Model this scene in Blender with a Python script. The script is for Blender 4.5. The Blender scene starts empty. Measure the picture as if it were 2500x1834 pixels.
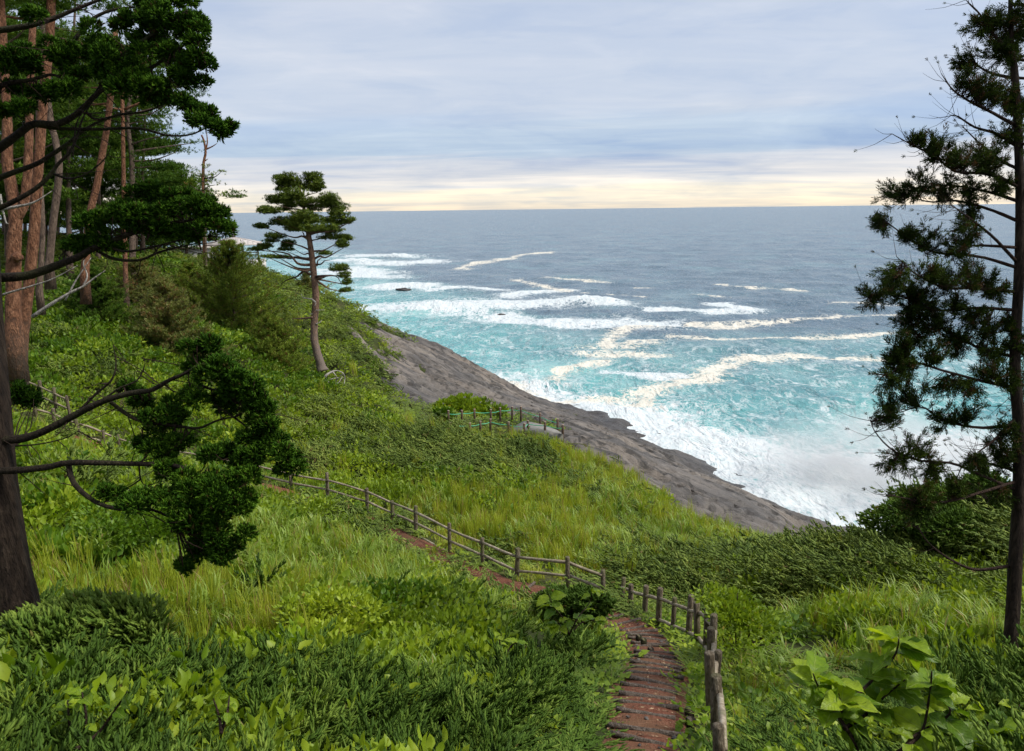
import bpy, math, random
import numpy as np
from mathutils import Matrix, Vector

random.seed(7)
RNG = np.random.default_rng(11)
scene = bpy.context.scene
COL = scene.collection

# ------------------------------------------------------------------ camera
H = 26.0                                   # eye height above the sea
F = 1850.0                                 # focal length in photograph pixels
PITCH, ROLL = math.radians(12.40), math.radians(-0.67)
CAM = np.array([0.0, 0.0, H])
rot = Matrix.Rotation(math.pi/2 - PITCH, 4, 'X') @ Matrix.Rotation(ROLL, 4, 'Z')
cam = bpy.data.objects.new('camera', bpy.data.cameras.new('camera'))
COL.objects.link(cam)
cam.matrix_world = Matrix.Translation((0, 0, H)) @ rot
cam.data.sensor_width = 36.0
cam.data.lens = 36.0*F/2500.0
cam.data.clip_start, cam.data.clip_end = 0.1, 60000.0
scene.camera = cam
RM = np.array(rot.to_3x3())

# ------------------------------------------------------------------ sky and sun
SUN_EL, SUN_AZ = math.radians(50), math.radians(98)      # azimuth clockwise from the viewing direction (+Y)
world = bpy.data.worlds.new('World'); scene.world = world; world.use_nodes = True
nt = world.node_tree; N = nt.nodes; Lk = nt.links; N.clear()
def wn(t, **k):
    n = N.new(t)
    for a, b in k.items(): setattr(n, a, b)
    return n
def wmath(op, a, b=None, c=None):
    n = wn('ShaderNodeMath', operation=op)
    for i, v in enumerate((a, b, c)):
        if v is None: continue
        if isinstance(v, (int, float)): n.inputs[i].default_value = v
        else: Lk.new(v, n.inputs[i])
    return n.outputs[0]
sky = wn('ShaderNodeTexSky', sky_type='NISHITA', sun_disc=False, sun_elevation=SUN_EL, sun_rotation=SUN_AZ)
sky.altitude, sky.air_density, sky.dust_density = 30, 1.0, 2.0
tc = wn('ShaderNodeTexCoord'); sep = wn('ShaderNodeSeparateXYZ'); Lk.new(tc.outputs['Generated'], sep.inputs[0])
zc = wmath('MAXIMUM', sep.outputs[2], 0.0)
den = wmath('ADD', zc, 0.055)
cb = wn('ShaderNodeCombineXYZ')
Lk.new(wmath('DIVIDE', sep.outputs[0], den), cb.inputs[0]); Lk.new(wmath('DIVIDE', sep.outputs[1], den), cb.inputs[1])
def wnoise(scale, detail, sx, sy, off=0.0, dist=0.3):
    mp = wn('ShaderNodeMapping'); Lk.new(cb.outputs[0], mp.inputs[0])
    mp.inputs['Scale'].default_value = (sx, sy, 1); mp.inputs['Location'].default_value = (off, off*1.7, off)
    mp.inputs['Rotation'].default_value = (0, 0, math.radians(-9))
    n = wn('ShaderNodeTexNoise'); Lk.new(mp.outputs[0], n.inputs['Vector'])
    n.inputs['Scale'].default_value = scale; n.inputs['Detail'].default_value = detail; n.inputs['Distortion'].default_value = dist
    return n.outputs['Fac']
n1 = wnoise(0.60, 7, 0.75, 1.1, 3.1, 0.8)
n2 = wnoise(1.3, 7, 0.50, 1.2, 9.4, 0.8)
n3 = wnoise(0.22, 3, 0.5, 0.8, 1.7)
n4 = wnoise(2.2, 7, 0.45, 1.2, 5.2, 0.9)
n5 = wnoise(0.16, 2, 0.6, 1.0, 23.0, 0.2)
def ramp(fac, stops, interp='EASE'):
    r = wn('ShaderNodeValToRGB'); r.color_ramp.interpolation = interp
    els = r.color_ramp.elements
    while len(els) < len(stops): els.new(0.5)
    for e, (p, c) in zip(els, stops): e.position = p; e.color = tuple(c)+(1,)
    Lk.new(fac, r.inputs[0]); return r.outputs[0]
# elevation axis, pushed up and down by the cloud noise: u = sin(elevation)*2
u = wmath('MULTIPLY', zc, 2.0)
wob = wmath('MULTIPLY', wmath('SUBTRACT', n2, 0.5), wmath('ADD', wmath('MULTIPLY', u, 0.30), 0.010))
wob1 = wmath('MULTIPLY', wmath('SUBTRACT', n3, 0.5), 0.06)
tilt = wmath('MULTIPLY', sep.outputs[0], -0.02)
uw = wmath('ADD', wmath('ADD', u, wmath('ADD', wob, wob1)), tilt)
K = 4.45                                   # the Background below runs at strength 0.1
band = ramp(uw, [(0.0, (0.86, 0.75, 0.60)), (0.042, (0.90, 0.82, 0.68)), (0.060, (0.80, 0.77, 0.74)), (0.082, (0.62, 0.63, 0.68)),
                 (0.112, (0.56, 0.59, 0.67)), (0.135, (0.39, 0.49, 0.64)), (0.19, (0.44, 0.53, 0.66)), (0.25, (0.57, 0.59, 0.64)), (0.40, (0.565, 0.585, 0.635)),
                 (1.0, (0.61, 0.62, 0.65))])
grey = ramp(n1, [(0.30, (0.80, 0.86, 0.96)), (0.5, (1.0, 1.0, 1.0)), (0.70, (1.17, 1.12, 1.06))])
cl = wn('ShaderNodeMix', data_type='RGBA', blend_type='MULTIPLY'); cl.inputs[0].default_value = 1.0
Lk.new(band, cl.inputs[6]); Lk.new(grey, cl.inputs[7])
fine = ramp(n4, [(0.32, (0.94, 0.955, 0.985)), (0.5, (1.0, 1.0, 1.0)), (0.68, (1.06, 1.045, 1.02))])
cl2 = wn('ShaderNodeMix', data_type='RGBA', blend_type='MULTIPLY'); cl2.inputs[0].default_value = 1.0
Lk.new(cl.outputs[2], cl2.inputs[6]); Lk.new(fine, cl2.inputs[7])
mpd = wn('ShaderNodeMapping'); Lk.new(tc.outputs['Generated'], mpd.inputs[0]); mpd.inputs['Scale'].default_value = (2.2, 2.2, 11.0); mpd.inputs['Rotation'].default_value = (0, math.radians(2), 0)
nd = wn('ShaderNodeTexNoise'); Lk.new(mpd.outputs[0], nd.inputs['Vector']); nd.inputs['Scale'].default_value = 2.4; nd.inputs['Detail'].default_value = 7; nd.inputs['Roughness'].default_value = 0.58; nd.inputs['Distortion'].default_value = 0.5
lump = ramp(nd.outputs['Fac'], [(0.34, (0.84, 0.88, 0.95)), (0.5, (1.0, 1.0, 1.0)), (0.66, (1.13, 1.10, 1.06))])
cl2b = wn('ShaderNodeMix', data_type='RGBA', blend_type='MULTIPLY'); cl2b.inputs[0].default_value = 0.9; Lk.new(cl2.outputs[2], cl2b.inputs[6]); Lk.new(lump, cl2b.inputs[7])
gap = ramp(n5, [(0.50, (0, 0, 0)), (0.66, (1, 1, 1))])
gm = wmath('MULTIPLY', gap, wmath('MINIMUM', wmath('MULTIPLY', uw, 2.6), 0.42))
cl3 = wn('ShaderNodeMix', data_type='RGBA'); Lk.new(gm, cl3.inputs[0]); Lk.new(cl2b.outputs[2], cl3.inputs[6]); cl3.inputs[7].default_value = (0.40, 0.50, 0.69, 1)
cs = wn('ShaderNodeVectorMath', operation='SCALE'); Lk.new(cl3.outputs[2], cs.inputs[0]); cs.inputs['Scale'].default_value = K
mixs = wn('ShaderNodeMix', data_type='RGBA'); mixs.inputs[0].default_value = 0.90
Lk.new(sky.outputs[0], mixs.inputs[6]); Lk.new(cs.outputs[0], mixs.inputs[7])
bg = wn('ShaderNodeBackground'); bg.inputs[1].default_value = 0.1; Lk.new(mixs.outputs[2], bg.inputs[0])
wo = wn('ShaderNodeOutputWorld'); Lk.new(bg.outputs[0], wo.inputs[0])

sl = bpy.data.lights.new('sun', 'SUN'); sl.energy = 1.5; sl.angle = math.radians(14); sl.color = (1.0, 0.95, 0.86)
sun = bpy.data.objects.new('sun', sl); COL.objects.link(sun)
sd = Vector((math.sin(SUN_AZ)*math.cos(SUN_EL), math.cos(SUN_AZ)*math.cos(SUN_EL), math.sin(SUN_EL)))
sun.rotation_euler = sd.to_track_quat('Z', 'Y').to_euler()

vs = scene.view_settings
vs.view_transform = 'Standard'; vs.look = 'None'; vs.exposure = 1.38; vs.gamma = 1.0; vs.use_curve_mapping = False
cy = scene.cycles
cy.max_bounces = 5; cy.diffuse_bounces = 3; cy.glossy_bounces = 2; cy.transmission_bounces = 3; cy.volume_bounces = 1
cy.transparent_max_bounces = 6; cy.caustics_reflective = False; cy.caustics_refractive = False
cy.use_adaptive_sampling = True; cy.adaptive_threshold = 0.02; cy.use_denoising = True

# ------------------------------------------------------------------ helpers
def W(px, py, d):
    """a point seen at photograph pixel (px, py), d metres along the viewing axis"""
    v = np.array([(px-1250.0)/F, -(py-917.0)/F, -1.0])*d
    return CAM + RM @ v
def Ws(a): return np.array([W(*p) for p in a])

def raw_mesh(name, V, polys):
    """polys: list of int arrays (m,k)"""
    me = bpy.data.meshes.new(name)
    V = np.asarray(V, np.float32)
    polys = [np.asarray(p, np.int32) for p in polys if len(p)]
    nl = sum(p.size for p in polys); npoly = sum(len(p) for p in polys)
    me.vertices.add(len(V)); me.vertices.foreach_set('co', V.ravel())
    me.loops.add(nl); me.polygons.add(npoly)
    me.loops.foreach_set('vertex_index', np.concatenate([p.ravel() for p in polys]))
    tot = np.concatenate([np.full(len(p), p.shape[1], np.int32) for p in polys])
    st = np.zeros(npoly, np.int32); st[1:] = np.cumsum(tot)[:-1]
    me.polygons.foreach_set('loop_start', st)
    me.update(calc_edges=True); me.validate()
    return me

class MB:
    def __init__(s): s.V = []; s.P = {}; s.n = 0
    def add(s, V, F_):
        V = np.asarray(V, float)
        for f in (F_ if isinstance(F_, list) else [F_]):
            f = np.asarray(f, np.int64)
            s.P.setdefault(f.shape[1], []).append(f + s.n)
        s.V.append(V); s.n += len(V); return s
    def mesh(s, name): return raw_mesh(name, np.concatenate(s.V), [np.concatenate(v) for v in s.P.values()])
    def build(s, name, mat, parent=None, smooth=True):
        return link(name, s.mesh(name), mat, parent, smooth)

def link(name, me, mat, parent=None, smooth=True):
    if mat is not None and not me.materials: me.materials.append(mat)
    if smooth: me.polygons.foreach_set('use_smooth', np.ones(len(me.polygons), bool))
    o = bpy.data.objects.new(name, me); COL.objects.link(o)
    if parent is not None:
        o.parent = parent
        m = parent.matrix_basis.copy(); q = parent
        while q.parent is not None:
            m = q.parent.matrix_basis @ q.matrix_parent_inverse @ m; q = q.parent
        o.matrix_parent_inverse = m.inverted()
    return o
def empty(name, loc, label, cat, group=None):
    o = bpy.data.objects.new(name, None); COL.objects.link(o); o.location = tuple(loc); o.empty_display_size = 0.2
    o['label'] = label; o['category'] = cat
    if group: o['group'] = group
    return o
def tag(o, label=None, cat=None, group=None, kind=None):
    if label: o['label'] = label
    if cat: o['category'] = cat
    if group: o['group'] = group
    if kind: o['kind'] = kind
    return o

def catmull(P, n):
    """resample a polyline (m,k) smoothly to n points"""
    P = np.asarray(P, float)
    if len(P) == 2:
        t = np.linspace(0, 1, n)[:, None]; return P[0]*(1-t)+P[1]*t
    Q = np.vstack([2*P[0]-P[1], P, 2*P[-1]-P[-2]])
    ts = np.linspace(0, len(P)-1-1e-6, n); out = []
    for t in ts:
        i = int(t); f = t-i; a, b, c, d = Q[i:i+4]
        out.append(0.5*((2*b)+(c-a)*f+(2*a-5*b+4*c-d)*f*f+(3*b-a-3*c+d)*f**3))
    return np.array(out)

def tube(P, R, sides=6, lump=0.0, rng=RNG):
    """closed tapered tube; returns verts, [quads, caps as tris]"""
    P = np.asarray(P, float); R = np.asarray(R, float); n = len(P)
    T = np.gradient(P, axis=0); T /= np.linalg.norm(T, axis=1)[:, None]+1e-9
    up = np.array([0.13, 0.31, 1.0]) if abs(T[0, 2]) < 0.85 else np.array([1.0, 0.2, 0.0])
    A = np.cross(T, up); A /= np.linalg.norm(A, axis=1)[:, None]+1e-9
    B = np.cross(T, A)
    ang = np.linspace(0, 2*math.pi, sides, endpoint=False)
    rr = R[:, None]*np.ones((n, sides))
    if lump: rr = rr*(1+lump*(rng.random((n, sides))-0.5)*2)
    V = P[:, None]+rr[:, :, None]*(np.cos(ang)[None, :, None]*A[:, None]+np.sin(ang)[None, :, None]*B[:, None])
    V = V.reshape(-1, 3)
    i, j = np.meshgrid(np.arange(n-1), np.arange(sides), indexing='ij')
    j2 = (j+1) % sides
    q = np.stack([i*sides+j, (i+1)*sides+j, (i+1)*sides+j2, i*sides+j2], -1).reshape(-1, 4)
    V = np.vstack([V, P[0], P[-1]]); c0, c1 = n*sides, n*sides+1
    k = np.arange(sides); k2 = (k+1) % sides
    t0 = np.stack([np.full(sides, c0), k, k2], -1)
    t1 = np.stack([np.full(sides, c1), (n-1)*sides+k2, (n-1)*sides+k], -1)
    return V, [q, np.vstack([t0, t1])]

def box(c, s, rz=0.0):
    x = np.array([[-1,-1,-1],[1,-1,-1],[1,1,-1],[-1,1,-1],[-1,-1,1],[1,-1,1],[1,1,1],[-1,1,1]], float)*np.array(s)/2
    ca, sa = math.cos(rz), math.sin(rz)
    x = x @ np.array([[ca, sa, 0], [-sa, ca, 0], [0, 0, 1]])
    return x+np.array(c), np.array([[0,3,2,1],[4,5,6,7],[0,1,5,4],[1,2,6,5],[2,3,7,6],[3,0,4,7]])

def frames(D, roll=None, rng=RNG):
    """rotation matrices whose local Z goes along D"""
    D = np.asarray(D, float); D = D/(np.linalg.norm(D, axis=1)[:, None]+1e-9)
    ref = np.where(np.abs(D[:, 2:3]) < 0.9, np.array([[0, 0, 1.0]]), np.array([[1.0, 0, 0]]))
    X = np.cross(ref, D); X /= np.linalg.norm(X, axis=1)[:, None]+1e-9
    Y = np.cross(D, X)
    if roll is None: roll = rng.random(len(D))*2*math.pi
    c, s = np.cos(roll)[:, None], np.sin(roll)[:, None]
    return np.stack([X*c+Y*s, -X*s+Y*c, D], -1)
def inst(tV, tF, P, Rm, S):
    S = np.asarray(S, float)
    if S.ndim == 1: S = S[:, None]*np.ones((1, 3))
    V = np.einsum('nij,nkj->nki', Rm, tV[None]*S[:, None, :])+P[:, None, :]
    n, k = len(P), len(tV)
    Fa = [ (np.asarray(f)[None]+(np.arange(n)*k)[:, None, None]).reshape(-1, f.shape[1]) for f in (tF if isinstance(tF, list) else [tF])]
    return V.reshape(-1, 3), Fa

def vnoise(x, y, s, seed=0):
    """cheap smooth value noise"""
    x = np.asarray(x)/s+seed*17.13; y = np.asarray(y)/s+seed*9.71
    xi, yi = np.floor(x), np.floor(y); fx, fy = x-xi, y-yi
    fx = fx*fx*(3-2*fx); fy = fy*fy*(3-2*fy)
    h = lambda a, b: np.modf(np.abs(np.sin(a*127.1+b*311.7+seed*74.7)*43758.5453))[0]
    return (h(xi, yi)*(1-fx)+h(xi+1, yi)*fx)*(1-fy)+(h(xi, yi+1)*(1-fx)+h(xi+1, yi+1)*fx)*fy
def fbm(x, y, s, seed=0, o=4):
    v = 0; a = 0.5; t = 0
    for k in range(o): v = v+a*vnoise(x, y, s/2**k, seed+k); t += a; a *= 0.5
    return v/t

# ------------------------------------------------------------------ materials
class Mat:
    def __init__(s, name):
        s.m = bpy.data.materials.new(name); s.m.use_nodes = True
        s.t = s.m.node_tree; s.t.nodes.clear()
        s.out = s.n('ShaderNodeOutputMaterial')
    def n(s, t, **k):
        n = s.t.nodes.new(t)
        for a, b in k.items(): setattr(n, a, b)
        return n
    def l(s, a, b): s.t.links.new(a, b)
    def v(s, node, key, val):
        if hasattr(val, 'links') or hasattr(val, 'is_output'): s.l(val, node.inputs[key])
        else: node.inputs[key].default_value = val
    def noise(s, scale, detail=4, vec=None, rough=0.5, dist=0.0):
        n = s.n('ShaderNodeTexNoise'); n.inputs['Scale'].default_value = scale; n.inputs['Detail'].default_value = detail
        n.inputs['Roughness'].default_value = rough; n.inputs['Distortion'].default_value = dist
        if vec is not None: s.l(vec, n.inputs['Vector'])
        return n.outputs['Fac']
    def pos(s, sx=1, sy=1, sz=1, rz=0.0, which='Object', rx=0.0):
        tcn = s.n('ShaderNodeTexCoord') if which == 'Object' else s.n('ShaderNodeNewGeometry')
        o = tcn.outputs['Object'] if which == 'Object' else tcn.outputs['Position']
        mp = s.n('ShaderNodeMapping'); s.l(o, mp.inputs[0])
        mp.inputs['Scale'].default_value = (sx, sy, sz); mp.inputs['Rotation'].default_value = (rx, 0, rz)
        return mp.outputs[0]
    def along(s, rz, sx, sy, sz):
        """world position turned by rz, then scaled: stretches a texture along a chosen heading"""
        g = s.n('ShaderNodeNewGeometry'); r = s.n('ShaderNodeVectorRotate'); r.rotation_type = 'Z_AXIS'; s.l(g.outputs['Position'], r.inputs['Vector']); r.inputs['Angle'].default_value = rz
        mp = s.n('ShaderNodeMapping'); s.l(r.outputs[0], mp.inputs[0]); mp.inputs['Scale'].default_value = (sx, sy, sz); return mp.outputs[0]
    def ramp(s, fac, stops, interp='LINEAR'):
        r = s.n('ShaderNodeValToRGB'); r.color_ramp.interpolation = interp
        e = r.color_ramp.elements
        while len(e) < len(stops): e.new(0.5)
        for q, (p, c) in zip(e, stops):
            q.position = p; q.color = (tuple(c)+(1,)) if isinstance(c, (tuple, list)) else (c, c, c, 1)
        s.l(fac, r.inputs[0]); return r.outputs[0]
    def mix(s, f, a, b, blend='MIX'):
        n = s.n('ShaderNodeMix', data_type='RGBA', blend_type=blend)
        for i, x in ((0, f), (6, a), (7, b)):
            if isinstance(x, (int, float)): n.inputs[i].default_value = x
            elif isinstance(x, (tuple, list)): n.inputs[i].default_value = tuple(x)+(1,)
            else: s.l(x, n.inputs[i])
        return n.outputs[2]
    def math(s, op, a, b=None, clamp=False):
        n = s.n('ShaderNodeMath', operation=op); n.use_clamp = clamp
        for i, x in enumerate((a, b)):
            if x is None: continue
            if isinstance(x, (int, float)): n.inputs[i].default_value = x
            else: s.l(x, n.inputs[i])
        return n.outputs[0]
    def bump(s, h, strength=0.5, dist=0.05):
        b = s.n('ShaderNodeBump'); b.inputs['Strength'].default_value = strength; b.inputs['Distance'].default_value = dist
        s.l(h, b.inputs['Height']); return b.outputs[0]
    def principled(s, col, rough=0.6, spec=0.4, normal=None):
        p = s.n('ShaderNodeBsdfPrincipled')
        s.v(p, 'Base Color', col if not isinstance(col, (tuple, list)) else tuple(col)+(1,))
        s.v(p, 'Roughness', rough); s.v(p, 'Specular IOR Level', spec)
        if normal is not None: s.l(normal, p.inputs['Normal'])
        return p.outputs[0]
    def surf(s, sh): s.l(sh, s.out.inputs[0]); return s.m

def leaf_mat(name, dark, mid, light, trans=0.35, rough=0.45, per='island', patch=0.0, brown=None, bscale=0.35, spec=0.35):
    M = Mat(name)
    g = M.n('ShaderNodeNewGeometry'); oi = M.n('ShaderNodeObjectInfo')
    r1 = g.outputs['Random Per Island']
    fac = r1
    if per == 'both':
        fac = M.math('ADD', M.math('MULTIPLY', r1, 0.45), M.math('MULTIPLY', oi.outputs['Random'], 0.55))
    if patch:
        pn = M.noise(bscale, 3, M.pos(which='Position'))
        pn = M.ramp(pn, [(0.32, 0.0), (0.68, 1.0)])
        fac = M.math('ADD', M.math('MULTIPLY', fac, 1-patch), M.math('MULTIPLY', pn, patch))
    col = M.ramp(fac, [(0.0, dark), (0.5, mid), (1.0, light)])
    if brown:
        b = M.ramp(M.math('FRACT', M.math('MULTIPLY', r1, 37.7)), [(1-brown[3]-0.01, 0.0), (1-brown[3], 1.0)])
        col = M.mix(b, col, brown[:3])
    p = M.principled(col, rough, spec)
    if trans <= 0: return M.surf(p)
    tr = M.n('ShaderNodeBsdfTranslucent')
    tcx = M.mix(1.0, col, (1.25, 1.15, 0.55), 'MULTIPLY'); M.l(tcx, tr.inputs[0])
    mx = M.n('ShaderNodeMixShader'); mx.inputs[0].default_value = trans
    M.l(p, mx.inputs[1]); M.l(tr.outputs[0], mx.inputs[2])
    return M.surf(mx.outputs[0])

def bark_mat(name, c1, c2, c3, sc=1.0, stretch=0.25, moss=None, low=None, bd=0.06):
    M = Mat(name)
    v = M.pos(1, 1, stretch, which='Position')
    a = M.noise(9*sc, 6, v, 0.6, 0.5); b = M.noise(26*sc, 5, v, 0.65)
    col = M.ramp(a, [(0.30, c1), (0.5, c2), (0.72, c3)])
    col = M.mix(M.ramp(b, [(0.35, 0.75), (0.55, 0.0)]), col, tuple(x*0.35 for x in c1))
    if moss:
        m = M.noise(2.2, 4, M.pos(which='Position')); col = M.mix(M.ramp(m, [(0.48, 0.0), (0.62, 0.75)]), col, moss)
    if low:                                   # grey plated bark below a world height, red flaking bark above
        z = M.n('ShaderNodeSeparateXYZ'); gg = M.n('ShaderNodeNewGeometry'); M.l(gg.outputs['Position'], z.inputs[0])
        f = M.math('ADD', M.math('MULTIPLY', M.math('SUBTRACT', z.outputs[2], low[0]), 1.0/low[1]), M.math('MULTIPLY', M.math('SUBTRACT', a, 0.5), 1.6), True)
        col = M.mix(f, low[2], col)
    h = M.math('ADD', M.math('MULTIPLY', a, 0.7), M.math('MULTIPLY', b, 0.5))
    return M.surf(M.principled(col, 0.85, 0.2, M.bump(h, 1.0, bd)))

M_JUN = leaf_mat('juniper', (0.024, 0.054, 0.009), (0.090, 0.165, 0.022), (0.290, 0.390, 0.065), 0.22, 0.6, 'both', 0.35, (0.15, 0.12, 0.035, 0.006), 0.9, 0.12)
M_JUNB = leaf_mat('juniper_blue', (0.042, 0.078, 0.016), (0.135, 0.195, 0.034), (0.310, 0.370, 0.075), 0.2, 0.55, 'both', 0.3, (0.16, 0.12, 0.04, 0.006), 0.35, 0.15)
M_LEAF = leaf_mat('leafy', (0.045, 0.095, 0.008), (0.215, 0.320, 0.020), (0.430, 0.520, 0.045), 0.40, 0.45, 'both', 0.4, (0.34, 0.30, 0.05, 0.015), 0.5, 0.3)
M_DEEP = leaf_mat('deep_leaf', (0.026, 0.070, 0.006), (0.085, 0.175, 0.010), (0.230, 0.350, 0.026), 0.35, 0.45, 'both', 0.3, spec=0.3)
M_GRASS = leaf_mat('grass_green', (0.110, 0.185, 0.022), (0.225, 0.340, 0.040), (0.400, 0.500, 0.110), 0.4, 0.45, 'both', 0.4, (0.34, 0.27, 0.10, 0.06), spec=0.4)
M_YGRASS = leaf_mat('grass_yellow', (0.140, 0.200, 0.018), (0.300, 0.375, 0.028), (0.480, 0.510, 0.075), 0.4, 0.5, 'both', 0.5, (0.32, 0.22, 0.09, 0.12))
M_CEDAR = leaf_mat('cedar', (0.010, 0.032, 0.003), (0.036, 0.095, 0.007), (0.120, 0.235, 0.018), 0.15, 0.65, 'island', 0.35, (0.045, 0.038, 0.010, 0.03), 1.5, 0.06)
M_RIGHT = leaf_mat('fir', (0.010, 0.021, 0.004), (0.028, 0.052, 0.007), (0.080, 0.120, 0.014), 0.2, 0.6, 'island', 0.4, (0.10, 0.055, 0.03, 0.08), 1.2, 0.08)
M_PINE = leaf_mat('pine', (0.034, 0.060, 0.009), (0.085, 0.130, 0.018), (0.180, 0.225, 0.036), 0.2, 0.6, 'island', 0.3, None, 0.5, 0.08)
M_FOREST = leaf_mat('forest_pine', (0.020, 0.050, 0.007), (0.055, 0.115, 0.014), (0.135, 0.205, 0.028), 0.25, 0.65, 'island', 0.45, None, 0.3, 0.06)
M_YOUNG = leaf_mat('young_pine', (0.065, 0.110, 0.014), (0.150, 0.215, 0.028), (0.270, 0.335, 0.052), 0.25, 0.6, 'island', 0.35, (0.16, 0.10, 0.03, 0.08), 0.5, 0.08)
M_BIG = leaf_mat('broad_leaf', (0.055, 0.125, 0.006), (0.17, 0.29, 0.010), (0.33, 0.45, 0.022), 0.5, 0.42, 'both', 0.0, None, 1.0, 0.25)
def vein_leaf_mat():
    """broad leaf with a pale midrib and side veins drawn in the leaf's own coordinates, blotched by age"""
    M = Mat('veined_leaf'); tcn = M.n('ShaderNodeTexCoord'); sx = M.n('ShaderNodeSeparateXYZ'); M.l(tcn.outputs['Object'], sx.inputs[0]); oi = M.n('ShaderNodeObjectInfo')
    ax = M.math('ABSOLUTE', sx.outputs[0])
    col = M.ramp(oi.outputs['Random'], [(0.0, (0.080, 0.170, 0.008)), (0.5, (0.220, 0.350, 0.012)), (1.0, (0.400, 0.520, 0.028))])
    n = M.noise(5.0, 4, tcn.outputs['Object']); col = M.mix(M.ramp(n, [(0.35, 0.45), (0.6, 0.0)]), col, (0.07, 0.15, 0.008))
    col = M.mix(M.ramp(M.noise(2.0, 3, tcn.outputs['Object']), [(0.63, 0.0), (0.70, 0.7)]), col, (0.30, 0.26, 0.05))
    side = M.math('FRACT', M.math('SUBTRACT', M.math('MULTIPLY', sx.outputs[2], 8.0), M.math('MULTIPLY', ax, 9.0)))
    vein = M.math('MAXIMUM', M.ramp(ax, [(0.008, 1.0), (0.022, 0.0)]), M.math('MULTIPLY', M.ramp(side, [(0.0, 1.0), (0.12, 0.0)]), 0.6))
    col = M.mix(M.math('MULTIPLY', vein, 0.55), col, (0.36, 0.46, 0.10))
    p = M.principled(col, 0.42, 0.35, M.bump(M.math('ADD', vein, M.math('MULTIPLY', n, 0.8)), 0.5, 0.02)); tr = M.n('ShaderNodeBsdfTranslucent'); M.l(M.mix(1.0, col, (1.2, 1.15, 0.5), 'MULTIPLY'), tr.inputs[0])
    mx = M.n('ShaderNodeMixShader'); mx.inputs[0].default_value = 0.45; M.l(p, mx.inputs[1]); M.l(tr.outputs[0], mx.inputs[2]); return M.surf(mx.outputs[0])
M_VEIN = vein_leaf_mat()
M_BARKC = bark_mat('bark_cedar', (0.012, 0.008, 0.006), (0.030, 0.020, 0.014), (0.065, 0.047, 0.033), 1.8, 0.10)
M_BARKM = bark_mat('bark_branch', (0.012, 0.009, 0.006), (0.032, 0.023, 0.015), (0.070, 0.052, 0.033), 2.5, 0.6, (0.040, 0.042, 0.016))
M_BARKR = bark_mat('bark_red', (0.065, 0.028, 0.016), (0.21, 0.096, 0.052), (0.37, 0.195, 0.115), 1.1, 0.35, None, (19.9, 2.6, (0.100, 0.075, 0.058)), 0.14)
M_BARKG = bark_mat('bark_grey', (0.055, 0.038, 0.028), (0.125, 0.088, 0.066), (0.20, 0.145, 0.11), 0.8, 0.3)
M_BARKP = bark_mat('bark_pine', (0.075, 0.045, 0.032), (0.19, 0.115, 0.080), (0.33, 0.205, 0.14), 0.9, 0.4, None, (15.5, 3.5, (0.16, 0.13, 0.11)))
M_TWIG = bark_mat('bark_twig', (0.030, 0.018, 0.014), (0.060, 0.036, 0.026), (0.10, 0.062, 0.045), 3, 0.8)
M_DEAD = bark_mat('dead_wood', (0.28, 0.25, 0.22), (0.46, 0.43, 0.39), (0.62, 0.59, 0.55), 2, 0.3)
M_WOOD = bark_mat('weathered_wood', (0.075, 0.056, 0.038), (0.17, 0.135, 0.095), (0.31, 0.265, 0.20), 2.2, 0.25, (0.12, 0.12, 0.05))
def rail_mat():
    M = Mat('rail_wood'); oi = M.n('ShaderNodeObjectInfo')
    a = M.noise(14, 5, M.pos(which='Position'), 0.6, 0.4); b = M.noise(60, 3, M.pos(which='Position'))
    col = M.ramp(a, [(0.3, (0.16, 0.125, 0.085)), (0.5, (0.33, 0.275, 0.20)), (0.7, (0.50, 0.44, 0.34))])
    col = M.mix(M.math('MULTIPLY', oi.outputs['Random'], 0.45), col, (0.14, 0.105, 0.07))
    col = M.mix(M.ramp(M.noise(3, 3, M.pos(which='Position')), [(0.52, 0.0), (0.66, 0.5)]), col, (0.13, 0.14, 0.06))
    return M.surf(M.principled(col, 0.8, 0.25, M.bump(M.math('ADD', a, b), 0.6, 0.01)))
M_RAIL = rail_mat()
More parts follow.
